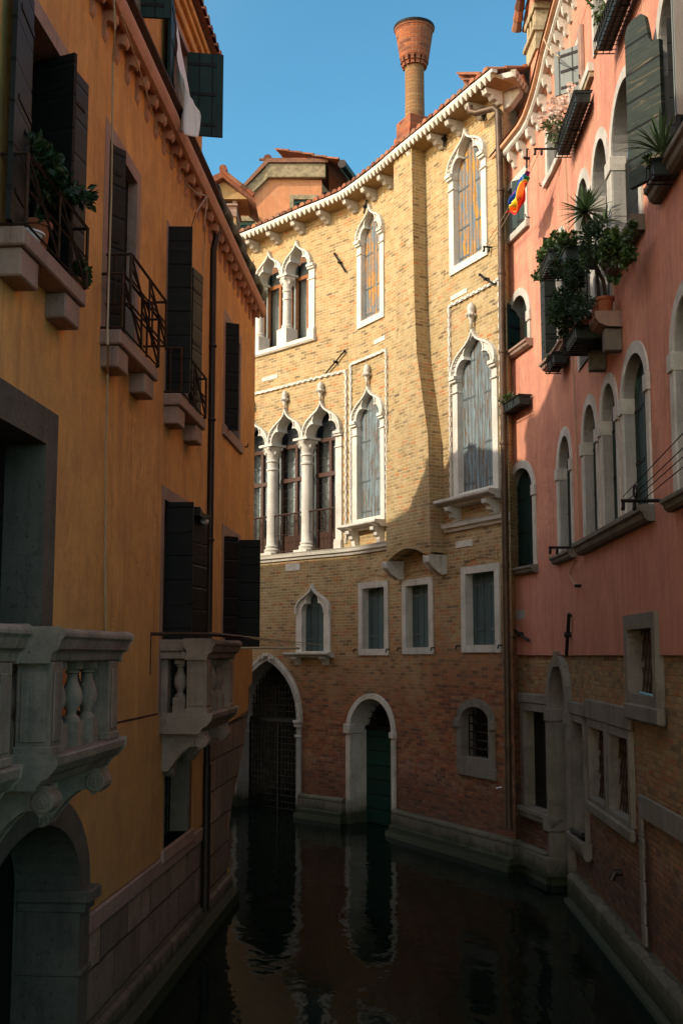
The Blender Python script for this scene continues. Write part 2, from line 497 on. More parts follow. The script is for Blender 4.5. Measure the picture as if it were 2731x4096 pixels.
def mat_planks(name, c1, c2, paint=None, flake=.5, horiz=False, width=.11, rough=.6):
    m = NT(name); uv = m.uv(); P = m.geo
    sx = m.sep(uv); a = sx[1] if horiz else sx[0]; bb = sx[0] if horiz else sx[1]
    k = m.math('DIVIDE', a, width); fr = m.math('FRACT', k)
    e = m.math('MINIMUM', fr, m.math('SUBTRACT', 1, fr))
    gap = m.mrange(e, .02, .07, 1, 0)
    idv = m.math('FLOOR', k)
    wn = m.n.new('ShaderNodeTexWhiteNoise'); wn.noise_dimensions = '1D'; m.link(idv, wn.inputs['W'])
    grain = m.noise(m.mapping(m.comb(a, bb, idv), (38, 2.2, 1)), 1, 6, .7, .4)
    c = m.mix(m.mrange(grain, .35, .65), c1, c2)
    c = m.mix(m.math('MULTIPLY', wn.outputs[0], .35), c, tuple(v*.6 for v in c1))
    h = m.math('SUBTRACT', m.math('MULTIPLY', grain, .6), m.math('MULTIPLY', gap, 2))
    if paint:
        v = m.noise(m.mapping(m.comb(a, bb, idv), (16, 1.6, 3)), 1, 7, .78, .8)
        f = m.mrange(v, flake-.05, flake+.03)
        c = m.mix(f, c, paint); h = m.math('ADD', h, m.math('MULTIPLY', f, -.6))
    c = m.mix(m.math('MULTIPLY', gap, .85), c, (.01, .01, .01))
    return m.fin(c, rough, m.bump(h, .6, .008), spec=.16)

def mat_plain(name, c, rough=.6, metal=0, var=.35, scale=6, bump=.2, spec=.3, c2=None):
    m = NT(name); P = m.geo
    n = m.noise(P, scale, 6, .65)
    col = m.mix(m.mrange(n, .35, .7, 0, 1), c, c2 or tuple(v*(1-var) for v in c))
    return m.fin(col, rough, m.bump(m.noise(P, scale*6, 3), bump, .004), metal, spec)

def mat_leaf(name, a, b):
    m = NT(name); P = m.geo
    oi = m.n.new('ShaderNodeNewGeometry').outputs['Random Per Island']
    c = m.mix(oi, a, b)
    m.b.inputs['Subsurface Weight'].default_value = 0
    c = m.mix(m.mrange(m.noise(P, 9, 3), .35, .7, 0, .5), c, tuple(v*.5 for v in a))
    m.fin(c, .45, None, spec=.4)
    tr = m.n.new('ShaderNodeBsdfTranslucent'); m.link(c, tr.inputs[0])
    mx = m.n.new('ShaderNodeMixShader'); mx.inputs[0].default_value = .25
    m.link(m.b.outputs[0], mx.inputs[1]); m.link(tr.outputs[0], mx.inputs[2]); m.link(mx.outputs[0], m.out.inputs[0])
    return m.m

def mat_tile(name):
    m = NT(name); P = m.geo
    oi = m.n.new('ShaderNodeNewGeometry').outputs['Random Per Island']
    c = m.ramp(oi, [(0, (.13, .05, .03)), (.4, (.30, .10, .05)), (.7, (.36, .15, .08)), (1, (.22, .12, .08))])
    c = m.mix(m.mrange(m.noise(P, 9, 6, .7), .45, .7, 0, .8), c, (.08, .06, .045))
    return m.fin(c, .9, m.bump(m.noise(P, 40, 4), .4, .006), spec=.15)

def mat_glass(name):
    m = NT(name)
    m.n.remove(m.b)
    gl = m.n.new('ShaderNodeBsdfGlossy'); gl.inputs['Roughness'].default_value = .04; gl.inputs['Color'].default_value = (.8, .85, .9, 1)
    tr = m.n.new('ShaderNodeBsdfTransparent'); tr.inputs['Color'].default_value = (.62, .66, .66, 1)
    fr = m.n.new('ShaderNodeFresnel'); fr.inputs['IOR'].default_value = 1.6
    f = m.math('ADD', fr.outputs[0], .06, clamp=True)
    bp = m.bump(m.noise(m.geo, 5, 2), .25, .01); m.link(bp, gl.inputs['Normal'])
    mx = m.n.new('ShaderNodeMixShader'); m.link(f, mx.inputs[0]); m.link(tr.outputs[0], mx.inputs[1]); m.link(gl.outputs[0], mx.inputs[2])
    m.link(mx.outputs[0], m.out.inputs[0]); return m.m

def mat_water():
    m = NT('water'); P = m.geo
    a = m.noise(m.mapping(P, (1, .55, 1), rot=(0, 0, .25)), 1.5, 3, .5, .5)
    b = m.noise(m.mapping(P, (1, .6, 1), rot=(0, 0, -.3)), 6.5, 2, .5, .3)
    h = m.math('ADD', a, m.math('MULTIPLY', b, .16))
    m.b.inputs['IOR'].default_value = 1.33
    return m.fin((.004, .009, .006), .04, m.bump(h, .28, .05), spec=.09)

M = {}
M['brick'] = mat_brick('brick_palace', 'main')
M['brick_low'] = mat_brick('brick_low', 'low')
M['brick_red'] = mat_brick('brick_chimney', 'chimney')
M['brick_shaft'] = mat_brick('brick_shaft', 'shaft')
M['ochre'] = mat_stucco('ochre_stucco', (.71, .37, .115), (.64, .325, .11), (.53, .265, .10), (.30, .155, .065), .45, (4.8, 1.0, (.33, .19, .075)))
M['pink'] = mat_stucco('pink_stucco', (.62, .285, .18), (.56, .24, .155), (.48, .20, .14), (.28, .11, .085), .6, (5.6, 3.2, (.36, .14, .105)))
M['orange'] = mat_stucco('orange_stucco', (.62, .27, .13), (.55, .23, .11), (.60, .30, .16), (.3, .14, .08), .3)
M['white'] = mat_stone('istrian_stone', (.63, .59, .51), (.30, .265, .215), .55, .6)
M['trim'] = mat_stone('pale_window_trim', (.54, .50, .43), (.24, .21, .17), .65, .7)
M['grey'] = mat_stone('grey_stone', (.185, .16, .125), (.075, .062, .045), .7, .85, bumps=.8)
M['jamb'] = mat_stone('window_jamb_stone', (.33, .31, .28), (.18, .165, .14), .5, .85, bumps=.6)
M['plinth'] = mat_stone('plinth_stone', (.20, .18, .135), (.07, .065, .045), .7, .85, block=(1.1, .42), bumps=.9)
M['base'] = mat_stone('stone_base', (.31, .22, .16), (.11, .08, .06), .7, .9, block=(.95, .42), bumps=1.)
M['rose'] = mat_stone('rose_stone', (.36, .235, .18), (.16, .10, .075), .6, .8)
M['gutter'] = mat_stone('plaster_gutter', (.52, .27, .155), (.24, .12, .07), .55, .85, pits=False)
M['darkstone'] = mat_stone('dark_stone', (.12, .098, .075), (.045, .038, .03), .7, .85, bumps=.8)  # darker stone for the near balcony door and water door surrounds
M['bal'] = mat_stone('balustrade_stone', (.31, .225, .165), (.085, .06, .042), .72, .8, bumps=.6)
M['greenshut'] = mat_planks('green_black_planks', (.012, .015, .013), (.021, .025, .021), (.07, .06, .045), .70, True, .30, .55)
M['darkshut'] = mat_planks('dark_planks', (.007, .007, .006), (.013, .013, .011), (.10, .06, .03), .74, True, .27, .6)
M['leafshut'] = mat_planks('deep_green_planks', (.012, .032, .028), (.020, .045, .038), (.10, .11, .09), .76, False, .16, .55)
M['sunshut'] = mat_planks('sunworn_planks', (.022, .032, .026), (.05, .06, .045), (.16, .13, .08), .60, True, .30, .6)
M['greyshut'] = mat_planks('grey_teal_planks', (.055, .085, .082), (.08, .115, .11), (.05, .045, .035), .70, False, .24, .75)
M['palegrey'] = mat_planks('pale_grey_planks', (.20, .22, .21), (.27, .29, .27), (.10, .09, .08), .70, False, .20, .8)
M['blueshut'] = mat_planks('peeling_blue_planks', (.27, .34, .35), (.065, .085, .095), (.16, .09, .045), .55, False, .12, .85)
M['flameshut'] = mat_planks('peeling_yellow_planks', (.60, .29, .035), (.30, .12, .03), (.13, .18, .21), .50, False, .12, .8)
M['iron'] = mat_plain('iron', (.018, .015, .013), .65, .4, .3, 20)
M['rust'] = mat_plain('rusted_iron', (.07, .035, .02), .8, .2, .5, 20)
M['pipe'] = mat_plain('dark_pipe', (.035, .022, .017), .45, .3, .5, 4)
M['pipelit'] = mat_plain('lit_brown_pipe', (.10, .06, .035), .45, .3, .5, 4)  # lighter copy of the pipe colour, sunlight put into the brown
M['tile'] = mat_tile('roof_tiles')
M['wood'] = mat_plain('oak_frame', (.30, .11, .03), .45, 0, .4, 12)
M['darkwood'] = mat_plain('brown_frame', (.075, .032, .018), .5, 0, .4, 12)
M['beam'] = mat_plain('old_beam', (.42, .33, .20), .9, 0, .6, 8, .5)
M['curtain'] = mat_plain('curtain', (.70, .70, .66), .9, 0, .12, 3)
M['cloth'] = mat_plain('white_cloth', (.78, .74, .70), .9, 0, .08, 3)
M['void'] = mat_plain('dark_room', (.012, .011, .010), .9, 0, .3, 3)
M['glass'] = mat_glass('window_glass')
M['strap'] = mat_plain('blue_grey_strap', (.10, .12, .125), .6, .2, .3, 12)
M['lead'] = mat_plain('lead_came', (.16, .165, .16), .5, .3, .3, 10)
M['terra'] = mat_plain('terracotta', (.36, .105, .045), .8, 0, .35, 9)
M['blackpot'] = mat_plain('dark_planter', (.012, .020, .018), .5, 0, .3, 9)
M['cable'] = mat_plain('pale_cable', (.45, .33, .2), .7, 0, .2, 5)
M['tarp'] = mat_plain('black_tarp', (.012, .016, .014), .55, 0, .4, 6, .5)
M['leafd'] = mat_leaf('dark_leaves', (.014, .035, .010), (.035, .07, .018))
M['leafg'] = mat_leaf('green_leaves', (.035, .075, .018), (.10, .15, .035))
M['leafp'] = mat_leaf('palm_leaves', (.045, .08, .035), (.11, .16, .06))
M['petal'] = mat_leaf('cream_petals', (.85, .70, .58), (.80, .50, .40))
M['bark'] = mat_plain('bark', (.06, .045, .03), .9, 0, .4, 20)
M['algae'] = mat_stone('weed_covered_stone', (.020, .022, .012), (.008, .010, .006), .8, .6, bumps=1.)
M['door'] = mat_planks('green_door', (.010, .040, .030), (.014, .055, .040), (.02, .03, .02), .72, True, .30, .5)
M['water'] = mat_water()
M['soffit'] = mat_stone('cornice_soffit', (.38, .25, .12), (.20, .12, .06), .5, .9, pits=False)
# ------------------------------------------------------------------ plans
WC = Wall([(-3.6, 29.15), (-2.26, 27.75), (-1.57, 27.03), (-.63, 26.0), (.12, 25.22), (.48, 24.72), (1.04, 23.66), (1.47, 22.72), (2.14, 21.33), (2.70, 20.10), (2.863, 19.76)], True)
WS = Wall([(2.863, 19.76), (4.35, 22.74)])
def lx(y): return -1.64+.07*(y-17.41)
WLf = Wall([(lx(4.5), 4.5), (lx(19.46), 19.46)])
WE = Wall([(lx(19.46), 19.46), (lx(19.46)-9, 20.3)])      # end wall of the ochre house
WP = Wall([(2.80, 20.70), (3.14, 19.1), (3.30, 18.2), (3.34, 17.2), (3.31, 16), (3.25, 14), (3.19, 12), (3.12, 10), (3.0, 6)], True)

def R(w, z, xl, yb, xr, yt, d=0.):
    """rectangle on a facade from its lower left and upper right sightings"""
    u0, z0 = w.pick(z(xl, yb), d); u1, z1 = w.pick(z(xr, yt), d)
    return u0, z0, u1, z1
def K(w, p, d=0.): return w.pick(p, d)

# ------------------------------------------------------------------ helpers for building parts
def frame(par, w, outer, inner, d0=-.25, d1=.04, mat='trim', name='window', label=None, bevel=.006):
    m = MB(); m.prism(w, outer, d0, d1, [inner], back=False)
    return m.build(name, M[mat], par, bevel=bevel, label=label)
def inset_rect(u0, z0, u1, z1, a, top=None): return rect(u0+a, z0+a, u1-a, z1-(top if top is not None else a))
def planks(par, w, poly, d, mat, name='shutter', straps=(), split=True, th=.035, label=None, strapmat='iron'):
    """closed leaves in an opening, with iron straps"""
    u0 = min(p[0] for p in poly); u1 = max(p[0] for p in poly); um = (u0+u1)/2
    z0 = min(p[1] for p in poly); zt = max(p[1] for p in poly)
    parts = [poly]
    if split:
        parts = [clip(poly, um-.004, -1), clip(poly, um+.004, 1)]
    out = []
    for q in parts:
        if len(q) < 3: continue
        m = MB(); m.prism(w, q, d-th, d)
        o = m.build(name, M[mat], par, label=label); out.append(o)
        if straps:
            a = min(p[0] for p in q); b = max(p[0] for p in q)
            s = MB()
            for zz in straps:
                zc = z0+(zt-z0)*zz
                if a == u0 or not split: s.box(w, a+.01, a+.01+(b-a)*.75, zc-.018, zc+.018, d, d+.008)
                else: s.box(w, b-.01-(b-a)*.75, b-.01, zc-.018, zc+.018, d, d+.008)
            s.build('hinge_strap', M[strapmat], o if par is None or par.parent is None else par)
    return out
def clip(poly, u, side):
    out = []; n = len(poly)
    ins = lambda p: (p[0]-u)*side >= 0
    for i in range(n):
        p, q = poly[i], poly[(i+1) % n]
        if ins(p): out.append(p)
        if ins(p) != ins(q):
            t = (u-p[0])/(q[0]-p[0]); out.append((u, p[1]+(q[1]-p[1])*t))
    return out
def local(w, u, d, ang, side=1, length=2.):
    """a small facade hinged at (u, d): the direction is the wall tangent
    turned outwards by ang degrees, running to +u (side 1) or -u (side -1)"""
    t = w.tan(u).xy; n = Vector((t.y, -t.x)); o = w.at(u, 0, d)
    a = math.radians(ang)
    v = t*math.cos(a)*side+n*math.sin(a)
    A = Vector((o.x, o.y)); B = A+v*length
    return Wall([A, B])
def leaf_open(par, w, u, z0, z1, width, ang, side, mat, d=.0, th=.035, arch=0, name='shutter', label=None):
    L = local(w, u, d, ang, side)
    if arch:
        poly = [(0, z0), (width, z0)]
        H = HALF['round']
        # quarter arch: tall at the free edge when closed (meeting stile)
        poly += [(width-width*(1-math.sin(a*PI/16)) if False else width*(1-0)*1.0, z1)] if False else []
        pts = [(width*(1-math.cos(a*PI/16)), z1-arch+arch*math.sin(a*PI/16)) for a in range(9)]
        poly += pts[::-1]
    else: poly = rect(0, z0, width, z1)
    m = MB(); m.prism(L, poly, -th/2, th/2)
    o = m.build(name, M[mat], par, label=label)
    s = MB()
    for k in (.13, .5, .86):
        zc = z0+(z1-z0)*k
        s.box(L, .0, width*.8, zc-.02, zc+.02, th/2, th/2+.008)
        s.box(L, .0, width*.8, zc-.02, zc+.02, -th/2-.008, -th/2)
    s.build('hinge_strap', M['iron'], par)
    return o
def shelf(par, w, u0, u1, z, depth=.28, h=.13, brk=(), mat='trim', bz=.3, name='sill_shelf'):
    m = MB()
    m.extr(w, u0, u1, [(0, z-h), (depth*.55, z-h), (depth*.62, z-h*.7), (depth*.9, z-h*.55), (depth, z-h*.4), (depth, z), (0, z)])
    n = int((u1-u0)/.05)
    for i in range(n): m.box(w, u0+(i+.25)*(u1-u0)/n, u0+(i+.75)*(u1-u0)/n, z-h*.4, z-h*.15, depth, depth+.012)
    o = m.build(name, M[mat], par, bevel=.005)
    for u in brk:
        b = MB()
        b.extr(w, u-.075, u+.075, [(0, z-h-bz), (depth*.28, z-h-bz), (depth*.36, z-h-bz*.78), (depth*.36, z-h-bz*.6), (depth*.56, z-h-bz*.52), (depth*.6, z-h-bz*.30), (depth*.85, z-h-bz*.2), (depth*.88, z-h-.002), (0, z-h-.002)], 1)
        b.build('bracket', M[mat], o, bevel=.006)
    return o
def grille(par, w, u0, z0, u1, z1, d, nu, nz, r=.009, name='grille', clipf=None, mat='iron'):
    m = MB()
    for i in range(nu+1):
        u = u0+(u1-u0)*i/nu; zt = z1
        if clipf: zt = clipf(u)
        m.bar(w, (u, z0, d), (u, zt, d), r)
    for j in range(nz+1):
        z = z0+(z1-z0)*j/nz; a, b = u0, u1
        if clipf:
            us = [u0+(u1-u0)*k/40 for k in range(41)]; ok = [u for u in us if clipf(u) >= z]
            if len(ok) < 2: continue
            a, b = ok[0], ok[-1]
        m.bar(w, (a, z, d+.006), (b, z, d+.006), r)
    return m.build(name, M[mat], par)
def dentil(m, w, path, wid=.05, pitch=.095, d=.045):
    """Venetian toothed moulding along a path of facade points"""
    m.sweep(w, path, [(-wid*.5, 0), (wid*.5, 0), (wid*.5, d*.55), (-wid*.5, d*.55)])
    for i in range(len(path)-1):
        a, b = Vector(path[i]), Vector(path[i+1]); L = (b-a).length; n = max(1, int(L/pitch)); t = (b-a)/L; q = Vector((-t.y, t.x))
        for k in range(n):
            c = a+t*L*(k+.5)/n; s = .5 if k % 2 else -.5
            c = c+q*wid*.5*s
            hu = abs(t.x)*pitch*.5+abs(q.x)*wid*.38; hz = abs(t.y)*pitch*.5+abs(q.y)*wid*.38
            if abs(t.x) > .9 or abs(t.y) > .9:
                hu = pitch*.46 if abs(t.x) > .9 else wid*.42; hz = pitch*.46 if abs(t.y) > .9 else wid*.42
                m.box(w, c.x-hu, c.x+hu, c.y-hz, c.y+hz, d*.5, d, 1)
def edge_teeth(m, w, path, pitch=.07, sz=.024, d0=.04, d1=.065):
    acc = 0
    for i in range(len(path)-1):
        a, b = Vector(path[i]), Vector(path[i+1]); L = (b-a).length; n = max(1, round(L/pitch)); t = (b-a)/L
        for k in range(n):
            c = a+t*L*(k+.5)/n
            m.box(w, c.x-sz, c.x+sz, c.y-sz*.9, c.y+sz*.9, d0, d1, 1)

# ------------------------------------------------------------------ ground, water, camera, light
m = MB(); m.f.append([m.V((-150, -60, 0)), m.V((150, -60, 0)), m.V((150, 260, 0)), m.V((-150, 260, 0))])
tag(m.build('water', M['water']), 'dark still canal water with faint ripples between the houses', None, None, 'structure')
m = MB(); m.f.append([m.V((-400, -200, -2)), m.V((400, -200, -2)), m.V((400, 600, -2)), m.V((-400, 600, -2))])
tag(m.build('canal_bed', M['algae']), 'dark silt bed below the canal water', None, None, 'structure')

cam = bpy.data.cameras.new('camera'); co = bpy.data.objects.new('camera', cam); COL.objects.link(co)
cam.sensor_fit = 'VERTICAL'; cam.sensor_height = 36; cam.lens = F/4096*36; cam.clip_end = 2000; cam.clip_start = .1
co.location = (0, 0, EYE); co.rotation_euler = (PI/2+TH, 0, 0); S.camera = co

SUN = Vector((-5.19, -2.3, 3.30)).normalized()
sl = bpy.data.lights.new('sun', 'SUN'); sl.energy = 2.0; sl.angle = math.radians(.8); sl.color = (1, .89, .71)
so = bpy.data.objects.new('sun', sl); COL.objects.link(so); so.location = (-20, -14, 30)
so.rotation_euler = SUN.to_track_quat('Z', 'Y').to_euler()
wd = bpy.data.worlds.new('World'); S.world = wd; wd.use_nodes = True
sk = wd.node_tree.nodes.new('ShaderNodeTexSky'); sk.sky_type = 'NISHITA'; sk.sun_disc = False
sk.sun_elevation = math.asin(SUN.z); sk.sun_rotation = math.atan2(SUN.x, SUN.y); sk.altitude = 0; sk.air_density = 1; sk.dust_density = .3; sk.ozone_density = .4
wt = wd.node_tree; wn = wt.nodes
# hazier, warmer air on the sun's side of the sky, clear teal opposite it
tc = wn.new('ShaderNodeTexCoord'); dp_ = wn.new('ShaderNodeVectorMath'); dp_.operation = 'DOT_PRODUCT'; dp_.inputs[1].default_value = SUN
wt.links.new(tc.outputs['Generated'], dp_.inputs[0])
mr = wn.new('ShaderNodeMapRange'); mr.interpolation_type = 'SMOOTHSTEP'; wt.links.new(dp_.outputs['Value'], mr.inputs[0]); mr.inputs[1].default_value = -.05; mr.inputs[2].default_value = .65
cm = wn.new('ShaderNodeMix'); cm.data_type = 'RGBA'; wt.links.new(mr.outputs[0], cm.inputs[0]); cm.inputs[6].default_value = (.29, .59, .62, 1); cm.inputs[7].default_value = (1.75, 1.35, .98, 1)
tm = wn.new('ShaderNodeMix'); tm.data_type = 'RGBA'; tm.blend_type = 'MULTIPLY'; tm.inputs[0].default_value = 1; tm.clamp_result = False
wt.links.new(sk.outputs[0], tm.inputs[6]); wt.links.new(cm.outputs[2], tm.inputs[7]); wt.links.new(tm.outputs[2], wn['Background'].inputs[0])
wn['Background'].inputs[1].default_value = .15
S.view_settings.view_transform = 'Standard'; S.view_settings.look = 'None'; S.view_settings.exposure = 1.25
S.render.engine = 'CYCLES'

def foliage(name, par, c, rad, n, size, mat, kind='leaf', droop=0., seed=0, surf=.35):
    rnd = random.Random(seed); m = MB(); c = Vector(c)
    clumps = [Vector((rnd.gauss(0, .5), rnd.gauss(0, .5), rnd.gauss(0, .5))) for _ in range(max(3, n//28))]
    for i in range(n):
        q = rnd.choice(clumps)+Vector((rnd.gauss(0, .2), rnd.gauss(0, .2), rnd.gauss(0, .2)))
        if q.length > 1.15: q = q.normalized()*rnd.uniform(.8, 1.15)
        p = c+Vector((q.x*rad[0], q.y*rad[1], q.z*rad[2]))
        d = (q.normalized() if q.length > .01 else Vector((0, 0, 1)))+Vector((rnd.gauss(0, .6), rnd.gauss(0, .6), rnd.gauss(0, .6)-droop))
        d.normalize(); s = d.cross(Vector((rnd.gauss(0, 1), rnd.gauss(0, 1), rnd.gauss(0, 1)))).normalized()
        L = size*rnd.uniform(.6, 1.3); W_ = L*(.26 if kind == 'leaf' else .5)
        b = p; e = p+d*L; k = p+d*L*.5
        nn = d.cross(s)*L*.12
        m.f.append([m.V(b), m.V(k+s*W_+nn), m.V(e), m.V(k-s*W_+nn)])
    return m.build(name, M[mat], par)
def blades(name, par, c, n, L, wdt, mat, seed=0, up=.2, base=.03, bend=.3):
    rnd = random.Random(seed); m = MB(); c = Vector(c)
    for i in range(n):
        a = i*2.399+rnd.uniform(-.2, .2); el = rnd.uniform(up, 1.45)
        d = Vector((math.cos(a)*math.cos(el), math.sin(a)*math.cos(el), math.sin(el)))
        l = L*rnd.uniform(.75, 1.1); s = d.cross(Vector((0, 0, 1)))
        if s.length < .05: s = Vector((1, 0, 0))
        s.normalize(); pts = []
        for k in range(5):
            t = k/4; p = c+d*(l*t)+Vector((0, 0, -bend*l*t*t*math.cos(el)))
            ww = wdt*(1-t)**.7*(.6+.8*min(1, t*3)) if k < 4 else 0
            pts.append((p-s*ww, p+s*ww))
        ids = [(m.V(x), m.V(y)) for x, y in pts]
        for k in range(4):
            m.f.append([ids[k][0], ids[k][1], ids[k+1][1], ids[k+1][0]])
    return m.build(name, M[mat], par)
# ================================================================== PALACE (centre)
PAL = empty('brick_palace', WC.at(6, 0, 0), 'curved yellow brick house with pointed white windows and a tall flared chimney', 'house')
TOP = 13.5
WU1 = WC.L
holes = []
def gothic(u0, u1, z0, zs, zt, bot=None):
    return archpoly((u0+u1)/2, (u1-u0)/2, z0, zs, zt-zs, 'ogee')
# --- single gothic windows with weathered closed leaves
def single(u0, u1, z0, zs, zt, mat, fin=None, fw=.17, sill=.14, teeth=True, imp=True, rec=-.13, label=None, straps=(.06, .3, .62, .86)):
    uc = (u0+u1)/2; hw = (u1-u0)/2
    out = archpoly(uc, hw, z0, zs, zt-zs, 'ogee')
    holes.append(archpoly(uc, hw-.03, z0+.02, zs, zt-zs-.04, 'ogee'))
    inn = archpoly(uc, hw-fw, z0+sill, zs, (zt-zs)*.80, 'tref')
    wf = frame(PAL, WC, out, inn, rec, .035, 'white', 'window', label)
    m = MB()
    k = [p for p in out if p[1] >= zs-1e-6]
    m.sweep(WC, k, [(-.0, .03), (.035, .03), (.035, .085), (-.0, .085)])
    if teeth: edge_teeth(m, WC, [(p[0]*1.0+(uc-p[0])*.07, p[1]-.02) for p in k], .075, .02, .03, .062)
    # inner roll round the opening
    k2 = [p for p in inn if p[1] >= zs-.001]
    m.sweep(WC, k2, [(-.03, .03), (-.0, .03), (-.0, .055), (-.03, .055)])
    m.build('arch_moulding', M['white'], wf, smooth=False)
    if imp:
        m = MB()
        for a, b in ((u0, u0+fw), (u1-fw, u1)):
            for zz, h, d in ((zs-.05, .07, .115), (zs-.10, .05, .085), (zs-.30, .025, .065)):
                m.box(WC, a-.015, b+.015, zz, zz+h, rec*.5, d)
        m.build('impost', M['white'], wf, bevel=.006)
    planks(wf, WC, inn, rec+.04, mat, straps=straps, strapmat='strap')
    if fin: finial(wf, uc, zt, fin)
    return wf
def finial(par, uc, z, top):
    c = WC.at(uc, z-.04, .07); h = top-z+.04; w = .075
    m = MB()
    m.lathe(c, [(.028, 0), (.024, h*.18), (.045, h*.24), (.03, h*.30), (w*.8, h*.42), (w*1.1, h*.50), (w*.75, h*.58), (w, h*.70), (w*.95, h*.80), (w*.6, h*.92), (.012, h)], 10)
    rnd = random.Random(int(uc*100))
    for i in range(9):
        a = i*2*PI/9; p = c+Vector((math.cos(a)*w*1.05, math.sin(a)*w*1.05, h*(.47+.03*(i % 2))))
        m.lathe(p, [(.006, -.02), (.03, 0), (.022, .03), (.004, .045)], 5)
    m.build('finial', M['white'], par, smooth=True)

single(5.80, 6.94, 10.56, 12.50, 13.22, 'flameshut', label='narrow pointed window with peeling yellow leaves')
single(5.62, 6.94, 6.24, 8.50, 9.24, 'blueshut', fin=9.68)
single(9.64, 10.98, 10.62, 12.56, 13.28, 'flameshut', label='wide pointed window with peeling yellow leaves, under the eaves')
single(9.70, 11.24, 6.30, 8.62, 9.42, 'blueshut', fin=9.88)
w7 = single(3.79, 4.91, 3.56, 4.42, 5.08, 'greyshut', fw=.2, sill=.03, teeth=True, imp=False, straps=(.2, .75))
for u0, z0, u1, z1 in ((5.83, 3.50, 7.05, 5.02), (7.65, 3.52, 8.88, 4.98), (9.90, 3.55, 11.20, 5.08)):
    out = rect(u0, z0, u1, z1); inn = rect(u0+.16, z0+.13, u1-.16, z1-.13)
    holes.append(rect(u0+.03, z0+.03, u1-.03, z1-.03))
    wf = frame(PAL, WC, out, inn, -.20, .03, 'trim', 'window')
    planks(wf, WC, inn, -.13, 'greyshut', straps=(.22, .84), strapmat='strap')
    m = MB(); n = 12
    for i in range(n):     # relieving arch of bricks on edge
        a = (i+.5)/n; uu = u0+.06+(u1-u0-.12)*a; zz = z1+.05+.09*math.sin(PI*a)
        m.box(WC, uu-(u1-u0)/n*.40, uu+(u1-u0)/n*.40, zz, zz+.2, -.02, .014, 1)
    m.build('brick_arch', M['brick'], wf)
    m = MB()
    for s in (-1, 1):
        ue = u0-.1 if s < 0 else u1+.02
        m.tube([WC.at(ue, z0+.12, .0), WC.at(ue, z0+.12, .07), WC.at(ue, z0+.06, .09)], .014, 5)
    m.build('shutter_hook', M['iron'], wf)
